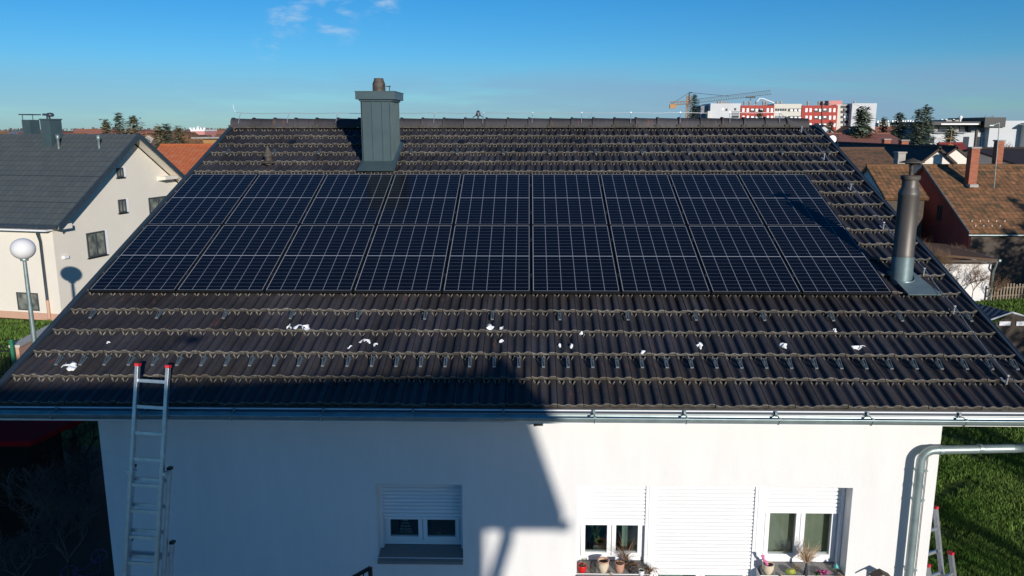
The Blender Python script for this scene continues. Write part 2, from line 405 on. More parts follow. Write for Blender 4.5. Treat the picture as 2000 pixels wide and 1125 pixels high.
def roof_rows_mat(name, col, col2, pitch, colw, bump=.6, moss=None):
    """small far roofs: rows and columns of tiles as bump and tone; uses attribute 'cell' (metres along eave, metres up slope)"""
    m = bpy.data.materials.new(name); m.use_nodes = True; t = m.node_tree; p = t.nodes['Principled BSDF']; n = t.nodes.new; L = t.links.new
    uv = n('ShaderNodeAttribute'); uv.attribute_name = 'cell'; sp = n('ShaderNodeSeparateXYZ'); L(uv.outputs['Vector'], sp.inputs[0])
    def ma(op, a, b=0., c=0.):
        q = n('ShaderNodeMath'); q.operation = op
        for i, v in enumerate((a, b, c)):
            if hasattr(v, 'links'): L(v, q.inputs[i])
            else: q.inputs[i].default_value = v
        return q.outputs[0]
    row = ma('FRACT', ma('DIVIDE', sp.outputs[1], pitch)); cl = ma('SINE', ma('MULTIPLY', sp.outputs[0], 2*pi/colw))
    h = ma('ADD', ma('MULTIPLY', ma('SUBTRACT', 1., row), 1.0), ma('MULTIPLY', cl, .22))
    bp = n('ShaderNodeBump'); bp.inputs['Strength'].default_value = bump; bp.inputs['Distance'].default_value = .05; L(h, bp.inputs['Height']); L(bp.outputs[0], p.inputs['Normal'])
    wn_ = n('ShaderNodeTexWhiteNoise'); wn_.noise_dimensions = '2D'
    cb = n('ShaderNodeCombineXYZ'); L(ma('FLOOR', ma('DIVIDE', sp.outputs[0], colw)), cb.inputs[0]); L(ma('FLOOR', ma('DIVIDE', sp.outputs[1], pitch)), cb.inputs[1]); L(cb.outputs[0], wn_.inputs['Vector'])
    nz = n('ShaderNodeTexNoise'); nz.inputs['Scale'].default_value = .8; nz.inputs['Detail'].default_value = 7; L(uv.outputs['Vector'], nz.inputs[0])
    f = ma('ADD', ma('MULTIPLY', wn_.outputs[0], .5), ma('MULTIPLY', nz.outputs[0], .6))
    q = n('ShaderNodeMix'); q.data_type = 'RGBA'; L(f, q.inputs[0]); q.inputs[6].default_value = (*col, 1); q.inputs[7].default_value = (*col2, 1); out = q.outputs[2]
    joint = ma('LESS_THAN', row, .10)
    q = n('ShaderNodeMix'); q.data_type = 'RGBA'; L(ma('MULTIPLY', joint, .6), q.inputs[0]); L(out, q.inputs[6]); q.inputs[7].default_value = (*[c*.35 for c in col], 1); out = q.outputs[2]
    if moss:
        nz2 = n('ShaderNodeTexNoise'); nz2.inputs['Scale'].default_value = 2.2; nz2.inputs['Detail'].default_value = 8; L(uv.outputs['Vector'], nz2.inputs[0])
        r = n('ShaderNodeMapRange'); r.inputs[1].default_value = .48; r.inputs[2].default_value = .62; L(nz2.outputs[0], r.inputs[0])
        q = n('ShaderNodeMix'); q.data_type = 'RGBA'; L(ma('MULTIPLY', r.outputs[0], .7), q.inputs[0]); L(out, q.inputs[6]); q.inputs[7].default_value = (*moss, 1); out = q.outputs[2]
    L(out, p.inputs['Base Color']); p.inputs['Roughness'].default_value = .75; p.inputs['Specular IOR Level'].default_value = .3
    return m
M['rf_grey'] = roof_rows_mat('grey_tile_roof', (.070, .088, .094), (.10, .115, .118), .36, .3, .35, None)
M['rf_orange'] = roof_rows_mat('orange_tile_roof', (.50, .125, .045), (.62, .17, .06), .34, .3, .6, (.55, .22, .11))
M['rf_brown'] = roof_rows_mat('brown_tile_roof', (.13, .08, .05), (.24, .125, .07), .30, .2, .5, (.07, .06, .035))
M['rf_rust'] = roof_rows_mat('rusty_tile_roof', (.12, .07, .035), (.40, .19, .085), .32, .26, .9, (.07, .065, .035))
M['rf_red'] = roof_rows_mat('red_tile_roof', (.26, .035, .03), (.34, .06, .05), .34, .3, .8, None)
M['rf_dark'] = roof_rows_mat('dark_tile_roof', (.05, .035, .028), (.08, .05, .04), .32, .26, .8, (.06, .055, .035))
M['rf_brick'] = roof_rows_mat('faded_red_roof', (.32, .12, .085), (.38, .16, .11), .34, .3, .6, (.22, .12, .09))
M['rf_sheet'] = roof_rows_mat('ribbed_sheet', (.10, .12, .16), (.12, .14, .18), 9., .22, .9, None)

def cell_attr(o, fn):
    me = o.data; at = me.attributes.new('cell', 'FLOAT_VECTOR', 'CORNER')
    for i, lp in enumerate(me.loops):
        at.data[i].vector = fn(me.vertices[lp.vertex_index].co)

# ------------------------------------------------------------------ ground
g = MB(); R_ = 2600
g.quad((-R_, -R_, 0), (R_, -R_, 0), (R_, R_, 0), (-R_, R_, 0))
go = g.build('ground', M['ground'], kind='structure')

b = MB(); b.quad((-.3, -16, .006), (10.9, -16, .006), (10.9, -1.34, .006), (-.3, -1.34, .006)); o = b.build('bounce_sheet', mat('pale_bounce', (.52, .50, .46), .9, var=.1, vscale=3)); o['kind'] = 'structure'  # pale sheet added out of view to bounce light onto the shaded wall
# ------------------------------------------------------------------ the white house
YW = rw(0, -2.32).y+.8
XL, XR = .705, 10.455
SL, SR = -.12, 11.335            # tile field
def TK(k): return -2.12+.4624*k-.00123*k*k
NR = 19
house = thing('white_house', 'white rendered house with dark tiled roof filling the foreground, ladder at its eave', 'house', (XL, YW, 0))
dz = Z0-7.439                    # wall heights were measured for a drone height of 9.5
SB = .26; ZS = at_y(1200, 1098, YW+SB).z
openings = [(3.93, 4.95, 4.45+dz, 5.39+dz), (6.31, 7.20, ZS, 5.39+dz), (7.20, 8.50, 3.30+dz, 5.39+dz), (8.50, 9.505, ZS, 5.39+dz)]
wl = MB()
xs = sorted({XL, XR} | {a for o_ in openings for a in o_[:2]}); topz = rw(0, 0, -.34).z + (YW-0)*tan(S)
zs = sorted({0., topz} | {a for o_ in openings for a in o_[2:]})
for i in range(len(xs)-1):
    for j in range(len(zs)-1):
        cx, cz = (xs[i]+xs[i+1])/2, (zs[j]+zs[j+1])/2
        if any(a < cx < b and c < cz < d for a, b, c, d in openings): continue
        wl.quad((xs[i], YW, zs[j]), (xs[i+1], YW, zs[j]), (xs[i+1], YW, zs[j+1]), (xs[i], YW, zs[j+1]))
def reveal(a, b, c, d, l=True, r=True, top=True, bot=True):
    if l: wl.quad((a, YW, c), (a, YW, d), (a, YW+SB, d), (a, YW+SB, c))
    if r: wl.quad((b, YW, c), (b, YW+SB, c), (b, YW+SB, d), (b, YW, d))
    if top: wl.quad((a, YW, d), (b, YW, d), (b, YW+SB, d), (a, YW+SB, d))
    if bot: wl.quad((a, YW, c), (a, YW+SB, c), (b, YW+SB, c), (b, YW, c))
reveal(*openings[0], bot=False); reveal(*openings[1], r=False, bot=False); reveal(*openings[2], l=False, r=False); reveal(*openings[3], l=False, bot=False)
wl.quad((7.20, YW, 3.3+dz), (7.20, YW, ZS), (7.20, YW+SB, ZS), (7.20, YW+SB, 3.3+dz))
wl.quad((8.50, YW, 3.3+dz), (8.50, YW, ZS), (8.50, YW+SB, ZS), (8.50, YW+SB, 3.3+dz))
RID = rw(0, 6.45, -.34); YB = 2*RID.y-YW
for xx in (XL, XR):
    wl.add([(xx, YW, 0), (xx, YB, 0), (xx, YB, topz), (xx, RID.y, RID.z), (xx, YW, topz)], [(0, 1, 2, 3, 4)])
wl.quad((XL, YB, 0), (XR, YB, 0), (XR, YB, topz), (XL, YB, topz))
# recessed parapet blocks of the inner rooms
wl.build('wall', M['stucco'], house)
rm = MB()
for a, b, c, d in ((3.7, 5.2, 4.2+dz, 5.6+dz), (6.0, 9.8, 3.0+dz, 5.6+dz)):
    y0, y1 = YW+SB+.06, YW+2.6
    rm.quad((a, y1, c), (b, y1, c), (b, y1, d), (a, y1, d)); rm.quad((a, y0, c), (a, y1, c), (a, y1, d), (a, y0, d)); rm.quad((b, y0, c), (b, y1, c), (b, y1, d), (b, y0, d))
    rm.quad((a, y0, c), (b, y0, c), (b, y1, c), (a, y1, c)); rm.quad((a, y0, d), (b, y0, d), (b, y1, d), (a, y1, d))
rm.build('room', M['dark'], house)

# --- windows
def shutter(x0, x1, zb, zt, parent, y):
    sh = MB(); n_ = int(round((zt-zb)/.048)); h_ = (zt-zb)/n_
    for i in range(n_):
        z0 = zb+i*h_; pr = []
        for q in range(5):
            a = pi*q/4; pr.append((x0, y-.004-.011*sin(a), z0+.003+(h_-.006)*q/4))
        pr2 = [(x1, p[1], p[2]) for p in pr]
        sh.add(pr+pr2, [(q, 5+q, 6+q, q+1) for q in range(4)], True)
    sh.box(((x0+x1)/2, y+.012, (zb+zt)/2), (x1-x0, .012, zt-zb)); sh.box(((x0+x1)/2, y, zb-.012), (x1-x0-.01, .03, .03))
    return sh.build('shutter', M['white'], parent)
def casement(x0, x1, z0, z1, parent, y, panes=2, fr=.055, sash=.05):
    f = MB()
    f.bx(x0, x0+fr, y, y+.07, z0, z1); f.bx(x1-fr, x1, y, y+.07, z0, z1); f.bx(x0+fr, x1-fr, y, y+.07, z0, z0+fr); f.bx(x0+fr, x1-fr, y, y+.07, z1-fr, z1)
    fo = f.build('frame', M['white'], parent)
    wd = (x1-x0-2*fr)/panes
    for i in range(panes):
        a = x0+fr+i*wd+.004; b = a+wd-.008; c, d = z0+fr+.004, z1-fr-.004; s_ = MB()
        s_.bx(a, a+sash, y-.018, y+.05, c, d); s_.bx(b-sash, b, y-.018, y+.05, c, d); s_.bx(a+sash, b-sash, y-.018, y+.05, c, c+sash); s_.bx(a+sash, b-sash, y-.018, y+.05, d-sash, d)
        so_ = s_.build('sash', M['white'], parent)
        p_ = MB(); p_.bx(a+sash, b-sash, y+.015, y+.021, c+sash, d-sash); p_.build('pane', M['glass'], parent)
YF = YW+SB
def window_part(name, x0, x1, z0, z1, shut_to, sill=True, panes=2, slabel=None):
    p = MB(); p.bx(x0, x0+.035, YF-.075, YF-.002, z0+.02, z1); p.bx(x1-.035, x1, YF-.075, YF-.002, z0+.02, z1); p.bx(x0+.035, x1-.035, YF-.02, YF-.002, z1-.03, z1)      # shutter guide rails
    par = p.build(name, M['white'], house)
    casement(x0+.002, x1-.002, z0+.03, z1, par, YF, panes)
    shutter(x0+.036, x1-.036, shut_to, z1, par, YF-.045)
    if sill:
        s_ = MB()
        s_.add([(x0, YW-.06, z0-.02), (x1, YW-.06, z0-.02), (x1, YF, z0+.025), (x0, YF, z0+.025), (x0, YW-.06, z0-.055), (x1, YW-.06, z0-.055), (x1, YF, z0-.01), (x0, YF, z0-.01)],
               [(0, 1, 2, 3), (4, 7, 6, 5), (0, 4, 5, 1), (1, 5, 6, 2), (2, 6, 7, 3), (3, 7, 4, 0)])
        s_.build('sill', M['sill'], par)
    return par
o1 = openings
def zpx(x, y, Y=None): return at_y(x, y, YF if Y is None else Y).z
w1 = window_part('window', *o1[0][:2], o1[0][2], o1[0][3], zpx(820, 1006))
w2 = window_part('window', o1[1][0]+.003, 7.175, o1[1][2], o1[1][3], zpx(1200, 1017))
w3 = window_part('balcony_door', 7.215, 8.475, 3.33+dz, o1[2][3], zpx(1380, 1114), sill=False)
w4 = window_part('window', 8.535, 9.50, o1[3][2], o1[3][3], zpx(1570, 994))
for a, b in ((7.177, 7.213), (8.477, 8.533)): pl = MB(); pl.bx(a, b, YF-.08, YF+.05, 3.32+dz, 5.388+dz); pl.build('mullion', M['white'], house)
for (a, b, m_) in ((6.9, 7.12, 'curtain'), (7.3, 8.4, 'curtain'), (8.58, 9.46, 'olive')):
    cu = MB(); n_ = int((b-a)/.02); pts = [(a+(b-a)*i/n_, YF+(.10 if m_ == 'olive' else .22)+(.004 if m_ == 'olive' else .015)*sin(i*1.4)) for i in range(n_+1)]
    vs_ = [(x, y, 3.2+dz) for x, y in pts]+[(x, y, 5.4+dz) for x, y in pts]; k = n_+1
    cu.add(vs_, [(i, i+1, k+i+1, k+i) for i in range(n_)], True); cu.build('curtain', M[m_], house)

# --- roof deck, tiles
dk = MB()
def slab(s0, s1, t0, t1, o0, o1_):
    a = [rw(s0, t0, o0), rw(s1, t0, o0), rw(s1, t1, o0), rw(s0, t1, o0)]; b = [rw(s0, t0, o1_), rw(s1, t0, o1_), rw(s1, t1, o1_), rw(s0, t1, o1_)]
    return a+b, [(0, 1, 2, 3), (4, 7, 6, 5), (0, 4, 5, 1), (1, 5, 6, 2), (2, 6, 7, 3), (3, 7, 4, 0)]
dk.add(*slab(SL, SR, -2.1, 6.4, -.165, -.33))
top = rw(0, 6.4, -.165)
dk.add([(SL, top.y, top.z), (SR, top.y, top.z), (SR, 2*top.y+2.2, rw(0, -2.1, -.165).z), (SL, 2*top.y+2.2, rw(0, -2.1, -.165).z),
        (SL, top.y, top.z-.17), (SR, top.y, top.z-.17), (SR, 2*top.y+2.2, rw(0, -2.1, -.165).z-.17), (SL, 2*top.y+2.2, rw(0, -2.1, -.165).z-.17)],
       [(0, 1, 2, 3), (4, 7, 6, 5), (1, 5, 6, 2), (2, 6, 7, 3), (3, 7, 4, 0)])
roof = dk.build('roof', M['slatefar'], house)
PW = .2795
prof = [(.012, -.004), (.04, -.002), (.09, -.013), (.15, -.027), (.21, -.032), (.27, -.028), (.33, -.013), (.38, -.001), (.43, .001), (.48, -.008), (.53, -.022), (.60, -.032), (.67, -.032), (.72, -.024), (.765, -.006), (.80, .003), (.87, .004), (.965, .003), (.994, -.002)]
tl = MB(); lg = MB(); rr = random.Random(3)
for k in range(NR):
    t0 = TK(k); t1 = TK(k+1)+.07
    for c in range(-1, 41):
        s0 = .165+PW*c; s1 = s0+PW
        if s0 < SL-.01: s0_ = SL
        if s1 > SR+.03: continue
        dj = rr.uniform(-.0035, .0035); dt = rr.uniform(-.008, .008); tl.ct = min(1, max(0, rr.gauss(.5, .22)))
        tilt = rr.uniform(-.003, .003)
        P = [(s0+PW*a, b) for a, b in prof]; n_ = len(P)
        top_, mid_, bot = [], [], []
        fr, md, br = [], [], []
        for x, h in P:
            hh = h+dj+tilt*(x-s0)/PW
            fr.append(rw(x, t0+dt, -.088+h*(.55 if h < 0 else 1)+dj+tilt*(x-s0)/PW)); md.append(rw(x, t0+dt+.04, -.092+dj+tilt*(x-s0)/PW+h*1.2)); br.append(rw(x, t1, -.136+hh*1.1))
        tl.cur = 0; tl.add(fr+md+br, [(i, i+1, n_+i+1, n_+i) for i in range(n_-1)]+[(n_+i, n_+i+1, 2*n_+i+1, 2*n_+i) for i in range(n_-1)], True)
        # side cheeks of the joint
        tl.add([fr[0], br[0], br[0]-nS*.03, fr[0]-nS*.03], [(0, 1, 2, 3)]); tl.add([fr[-1], br[-1], br[-1]-nS*.03, fr[-1]-nS*.03], [(0, 3, 2, 1)])
        # front edge: rounded chamfer coloured as a sun highlight, then the worn face down to a straight bottom
        tl.cur = 1
        ch = [p-uS*.008-nS*.008 for p in fr]; lo = [rw(x, t0+dt-.010, -.088+dj-.036) for x, h in P]
        tl.cur = 2; tl.add(fr+ch, [(n_+i, n_+i+1, i+1, i) for i in range(n_-1)]); tl.cur = 1; tl.add(ch+lo, [(n_+i, n_+i+1, i+1, i) for i in range(n_-1)])
        tl.cur = 0
        lo2 = [q+uS*.06 for q in lo]; tl.add(lo+lo2, [(n_+i, n_+i+1, i+1, i) for i in range(n_-1)])
        # lugs, sunlit by their pale colour, on both sides of each trough just below the edge of the course above
        if k < NR:
            tt = TK(k+1)-.012
            for fx in (.21, .635):
                for sg in (-1, 1):
                    for q in range(3):
                        a0, a1 = q/3, (q+1)/3
                        def pt(a):
                            xx = fx+sg*(.125-.085*a); tq = tt-.003-.026*a**1.6; hh = .004-.024*a
                            return rw(s0+PW*xx, tq, -.131+hh+.006)
                        A, B = pt(a0), pt(a1); d_ = (B-A); sd_ = uS*(.012 if q < 2 else .010)
                        lg.ct = tl.ct
                        lg.add([A-sd_, B-sd_, B+sd_, A+sd_, A-sd_-nS*.02, B-sd_-nS*.02, B+sd_-nS*.02, A+sd_-nS*.02], [(0, 1, 2, 3), (0, 4, 5, 1), (2, 6, 7, 3), (0, 3, 7, 4), (1, 5, 6, 2)])
tl.build('roof_tiles', [M['tile'], M['lip'], M['lip_glint']], roof)
lg.build('tile_lugs', M['lug'], roof)
# eave board under the first course
eb = MB(); eb.box(rw((SL+SR)/2, -2.10, -.175), (SR-SL, .03, .06), (X, uS, nS)); eb.build('eave_comb', M['rusty'], roof)
# verge flashings
for s0, s1 in ((SL-.055, SL+.004), (SR-.002, SR+.045)):
    vg = MB(); vg.add(*slab(s0, s1, -2.16, 6.40, -.082, -.087)); e = s0 if s0 < 0 else s1
    vg.add(*slab(e-.004, e+.004, -2.16, 6.40, -.076, -.36))
    e2 = s1 if s0 < 0 else s0; vg.add(*slab(e2-.003, e2+.003, -2.16, 6.40, -.076, -.12))
    vg.build('verge_flashing', M['verge'], roof)
# ridge caps
rc = MB(); clips = []
pr0 = rw(0, 6.30, -.105); apex = rw(0, 6.42, .015)
for i in range(-1, 27):
    a = .27+.4195*i-.42; b = a+.4195
    a, b = max(a, SL-.02), min(b, SR+.03)
    if b-a < .05: continue
    def cap(x, r, seg=8): return [Vector((x, apex.y+.0+r*1.05*-cos(pi*q/seg), apex.z-.115+r*sin(pi*q/seg)-(.05 if q in (0, seg) else 0))) for q in range(seg+1)]
    A, B = cap(a, .125), cap(b, .112); rc.ct = rr.random()
    rc.add(A+B, [(q, 9+q, 10+q, q+1) for q in range(8)], True)
    A2, B2 = cap(a-.012, .142), cap(a+.03, .138); rc.add(A2+B2, [(q, 9+q, 10+q, q+1) for q in range(8)], True); rc.add(A2+A, [(q, 9+q, 10+q, q+1) for q in range(8)])
    # front bottom lip, pale
    rc.cur = 1; f0 = A[0]; f1 = B[0]
    rc.box(((a+b)/2, f0.y-.002, f0.z-.004), (b-a-.006, .016, .024)); rc.cur = 0
    clips.append((a, f0.y-.014, f0.z+.025))
rc.build('ridge_tiles', [M['tile'], M['lip']], roof)
for a, yy, zz in clips:
    cl = MB()
    for dx in (-.035, .035): cl.box((a+dx, yy, zz), (.032, .012, .042))
    cl.box((a, yy+.004, zz), (.05, .006, .01)); cl.build('ridge_clip', M['lip'], roof)

# --- snow guards: strap bracket with a bare metal foot
def guard(s, t):
    h = MB(); h.cur = 0
    for dx in (-.014, .014):
        A = rw(s+dx, t+.05, -.05); B = rw(s+dx, t-.075, -.085); Cc = rw(s+dx, t+.09, -.12)
        for p, q in ((A, B), (A, Cc)):
            d = (q-p).normalized(); c_ = d.cross(X).normalized()
            h.box((p+q)/2, (.006, (q-p).length, .010), (X, d, c_))
    h.box(rw(s, t+.0, -.093), (.034, .17, .004), (X, uS, nS)); h.box(rw(s, t+.05, -.05), (.036, .010, .008), (X, uS, nS))
    h.cur = 1; h.box(rw(s, t-.080, -.082), (.034, .008, .010), (X, uS, nS))
    return h.build('snow_guard', [M['hook'], M['tab']], roof)
for n in range(0, 40): guard(.165+PW*(n+.5), -1.405)
s_first = rp(180, 622)[0]
for n in range(14):
    s = s_first+n*PW*3
    if s < SR-.15: guard(s, -.44)
su = rp(803, 302)[0]
for n in range(-4, 10):
    s = su+n*PW*3
    if SL+.1 < s < SR-.2 and not 2.6 < s < 3.5 and not 1.1 < s < 1.5: guard(s, 4.93)
# black ventilation slots in a few tiles
vt = MB()
for px, py in ((574, 277), (788, 279), (902, 279), (1015, 297), (1130, 279), (1246, 280), (1488, 281), (1605, 281)):
    s, t = rp(px, py); kk = min(range(NR), key=lambda q: abs(TK(q)-t)); vt = MB(); vt.box(rw(s, TK(kk)+.05, -.084), (.11, .13, .02), (X, uS, nS)); vt.build('vent_slot', M['black'], roof)

# --- sheet-clad chimney
ch = thing  # (parts hang on the house)
base_z = rw(0, 4.35).z; CX0, CX1 = 2.81, 3.325; CY0 = rw(0, 4.36).y; CY1 = CY0+.80
ztop = at_y(735, 194, CY0).z; ztop2 = at_y(735, 178.5, CY0).z
c_ = MB(); c_.bx(CX0, CX1, CY0, CY1, base_z-.15, ztop)
for fx in (0.03, .36, .70, .97): c_.bx(CX0+(CX1-CX0)*fx-.006, CX0+(CX1-CX0)*fx+.006, CY0-.022, CY0, base_z-.02, ztop-.01)
for fy in (.04, .2, .36, .52, .68, .84, .96):
    yy = CY0+.8*fy; c_.bx(CX1, CX1+.022, yy-.006, yy+.006, rw(0, 0).z+yy*tan(S)-.05, ztop-.01); c_.bx(CX0-.022, CX0, yy-.006, yy+.006, rw(0, 0).z+yy*tan(S)-.05, ztop-.01)
chim = c_.build('chimney', M['chim'], house)
q = MB(); q.bx(CX0-.085, CX1+.085, CY0-.085, CY1+.085, ztop, ztop2); q.bx(CX0-.035, CX1+.035, CY0-.035, CY1+.035, ztop-.03, ztop-.002); q.bx(CX0-.093, CX1+.093, CY0-.093, CY1+.093, ztop2-.012, ztop2+.004); q.build('cap', M['chim'], chim)
q = MB(); fy = CY0+.36; fx_ = at_y(740, 165, fy).x; zz = at_y(740, 153, fy).z
q.lathe((fx_, fy, 0), [(.115, ztop2-.01), (.115, ztop2+.05), (.112, zz-.09), (.085, zz-.03), (.085, zz), (.07, zz), (.07, zz-.04)], 20, cap=False); q.build('flue_pot', M['rusty'], chim)
q = MB(); q.tube([(fx_+.17, fy+.1, ztop2), (fx_+.17, fy+.1, ztop2+.10)], .008, 6); q.bx(fx_+.11, fx_+.19, fy+.08, fy+.12, ztop2+.10, ztop2+.115); q.build('small_vent', M['iron'], chim)
q = MB()
q.add([rw(CX0-.05, 4.03, -.07), rw(CX1+.07, 4.03, -.07), rw(CX1+.01, 4.36, -.055)+ZV*.03, rw(CX0-.01, 4.36, -.055)+ZV*.03], [(0, 1, 2, 3)])
q.add([rw(CX1+.07, 4.03, -.07), rw(CX1+.07, 5.30, -.055), rw(CX1+.005, 5.30, -.02), rw(CX1+.01, 4.36, -.02)], [(0, 1, 2, 3)])
q.add([rw(CX0-.05, 4.03, -.07), rw(CX0-.05, 5.30, -.055), rw(CX0-.005, 5.30, -.02), rw(CX0-.01, 4.36, -.02)], [(0, 3, 2, 1)])
q.tube([rw(CX1+.07, 4.03, -.065), rw(CX1+.07, 5.30, -.05)], .010, 6); q.tube([rw(CX0-.05, 4.03, -.065), rw(CX0-.05, 5.30, -.05)], .010, 6)
q.build('flashing', M['chim'], chim)
# --- ridge ventilator on the far slope
vy = rw(0, 6.42).y+.35; vb = at_y(934, 236, vy); vtp = at_y(934, 215, vy)
q = MB(); q.bx(vb.x-.10, vb.x+.10, vy-.1, vy+.1, vb.z-.25, vb.z+.01); q.tube([(vb.x, vy, vb.z), (vb.x, vy, vtp.z-.08)], .018, 8)
q.lathe((vb.x, vy, 0), [(.045, vtp.z-.12), (.05, vtp.z-.08), (.03, vtp.z-.02), (.0, vtp.z)], 12); q.tube([(vb.x-.11, vy, vtp.z-.15), (vb.x-.04, vy, vtp.z-.10), (vb.x+.04, vy, vtp.z-.10), (vb.x+.11, vy, vtp.z-.15)], .010, 6); q.build('ridge_ventilator', M['verge'], house)
# --- round steel flue
PY = rw(0, .50).y; px0 = at_y(1761, 530, PY).x
def fz(y): return at_y(1768, y, PY-.12).z
fl = MB()
fl.lathe((px0, PY, 0), [(.138, rw(0, .3).z-.1), (.138, fz(503))], 28, cap=False)
flue = fl.build('flue_base', M['steel_clean'], house)
q = MB(); q.lathe((px0, PY, 0), [(.130, fz(505)), (.132, fz(497)), (.129, fz(496)), (.129, fz(384)), (.136, fz(380)), (.128, fz(376)), (.105, fz(368)), (.100, fz(366)), (.100, fz(350))], 28, cap=False); q.build('flue_pipe', M['steel'], flue)
q = MB(); q.lathe((px0, PY, 0), [(.117, fz(352)), (.120, fz(350)), (.120, fz(344)), (.05, fz(343)), (.0, fz(343))], 24); q.tube([(px0, PY, fz(344)), (px0, PY, fz(316))], .026, 10); q.build('flue_collar', M['rusty'], flue)
q = MB(); q.lathe((px0, PY, 0), [(.150, fz(318.5)), (.152, fz(317.5)), (.08, fz(314)), (0.004, fz(309.5))], 24); q.build('rain_hat', M['rusty'], flue)
q = MB()
a = [rw(px0-.08, .07, -.066), rw(px0+.34, .07, -.066), rw(px0+.16, .75, -.05), rw(px0-.15, .62, -.05)]
q.add(a+[p-nS*.02 for p in a], [(0, 1, 2, 3), (0, 4, 5, 1), (1, 5, 6, 2), (3, 7, 4, 0)])
q.lathe(rw(px0, .47, -.052), [(.150, 0), (.143, .015)], 24, (X, uS, nS), cap=False); q.build('flashing', M['steel_clean'], flue)
# --- small conical vent cowl
s, t = rp(525, 322); b0 = rw(s, t, -.10)
q = MB(); q.lathe(b0, [(.058, -.02), (.060, .12)], 18, cap=False); q.lathe(b0, [(.083, .125), (.088, .135), (.083, .15), (.004, .33)], 18); q.lathe(b0+uS*0, [(.12, .012), (.06, .06)], 18, cap=False); q.build('vent_cowl', M['rusty'], house)
# --- gutter
GY = rw(0, -2.14).y-.085; GZ = rw(0, -2.14, -.12).z-.062; GR = .066
def gz(x): return GZ-.016*(x/11.)
x0g, x1g = SL-.15, SR+.16
gt = MB(); seg = 12
def garc(x, r): return [Vector((x, GY+r*cos(pi*q/seg), gz(x)-r*sin(pi*q/seg))) for q in range(seg+1)]
A, B = garc(x0g, GR), garc(x1g, GR); gt.add(A+B, [(q, q+1, 14+q, 13+q) for q in range(12)], True)
A2, B2 = garc(x0g, GR-.004), garc(x1g, GR-.004); gt.add(A2+B2, [(q, 13+q, 14+q, q+1) for q in range(12)], True)
gt.tube([(x0g, GY-GR-.004, gz(x0g)+.004), (x1g, GY-GR-.004, gz(x1g)+.004)], .010, 8)
for xx in (x0g, x1g): gt.add(garc(xx, GR), [tuple(range(13))])
gut = gt.build('gutter', M['galv'], house)
ap = MB(); ap.quad((x0g, GY+GR+.012, gz(5)+.0), (x1g, GY+GR+.012, gz(5)+.0), (x1g, GY+GR+.04, gz(5)+.045), (x0g, GY+GR+.04, gz(5)+.045)); ap.build('drip_apron', M['verge'], gut)
for i in range(13):
    x = at_y(1161, 805, GY).x+(i-6)*.963
    if not x0g < x < x1g: continue
    b = MB(); ar = [Vector((x, GY+(GR+.004)*cos(pi*q_/8), gz(x)-(GR+.004)*sin(pi*q_/8))) for q_ in range(9)]
    b.tube(ar, .006, 4, smooth=False); b.box((x, GY-GR-.002, gz(x)+.02), (.022, .022, .014)); b.box((x, GY+GR-.004, gz(x)+.02), (.024, .006, .06)); b.box((x, GY, gz(x)+.014), (.014, 2*GR, .004))
    b.build('gutter_bracket', M['galv'], gut)
fa = MB(); fa.bx(SL+.02, SR-.02, rw(0, -2.1).y-.03, rw(0, -2.1).y, gz(5)-.12, rw(0, -2.1, -.17).z)
zf = gz(5)-.12; fa.bx(SL+.02, SR-.02, rw(0, -2.1).y, YW-.001, zf, zf+.02); fa.build('soffit', M['white'], house)
# --- downpipe
DY = YW-.13; r_ = .048
e = at_y(1800, 880, DY)
xw = at_y(1792, 960, DY).x; zrun = at_y(1835, 879, DY).z; xend = SR+.02
d = MB()
path = [(xw, DY, .3), (xw, DY, zrun-.17)]
for q_ in range(1, 8): a = pi/2*q_/8; path.append((xw+.15-.15*cos(a), DY, zrun-.15+.15*sin(a)))
path += [(xw+.17, DY, zrun), (xend-.15, DY, zrun+.025)]
d.tube(path, r_, 16)
d.tube([(xend-.17, DY, zrun+.02), (xend-.06, DY-.02, zrun+.04), (xend, DY-.10, zrun+.12), (xend, GY, gz(11)-GR+.01)], r_, 14)
for p, p2 in (((xw+.19, DY, zrun), (xw+.23, DY, zrun)), ((xw, DY, zrun-.42), (xw, DY, zrun-.46)), ((xend-.5, DY, zrun+.02), (xend-.54, DY, zrun+.02))): d.tube([p, p2], r_+.005, 16)
dp = d.build('downpipe', M['galv'], house)
for zz in (zrun-.26, zrun-.62, zrun-1.5):
    b = MB(); b.tube([(xw, DY, zz), (xw, DY, zz+.018)], r_+.006, 16); b.tube([(xw+.06, DY, zz+.01), (xw+.09, YW, zz+.01)], .006, 6); b.box((xw+.07, DY-.01, zz+.01), (.035, .012, .015)); b.build('pipe_clamp', M['galv'], dp)
b = MB(); b.tube([(xw+.14, YW-.012, zrun-.02), (xw+.138, YW-.012, 1)], .004, 5); b.build('wall_cable', M['iron'], house)
# --- floodlight under the eave
b = MB(); p = at_y(1052, 824, YW-.12); b.box(p, (.10, .08, .065)); b.box(p+Vector((-.04, -.0, .0)), (.035, .09, .07)); b.box(p+Vector((0, .09, .02)), (.02, .12, .02)); b.build('floodlight', M['iron'], house)

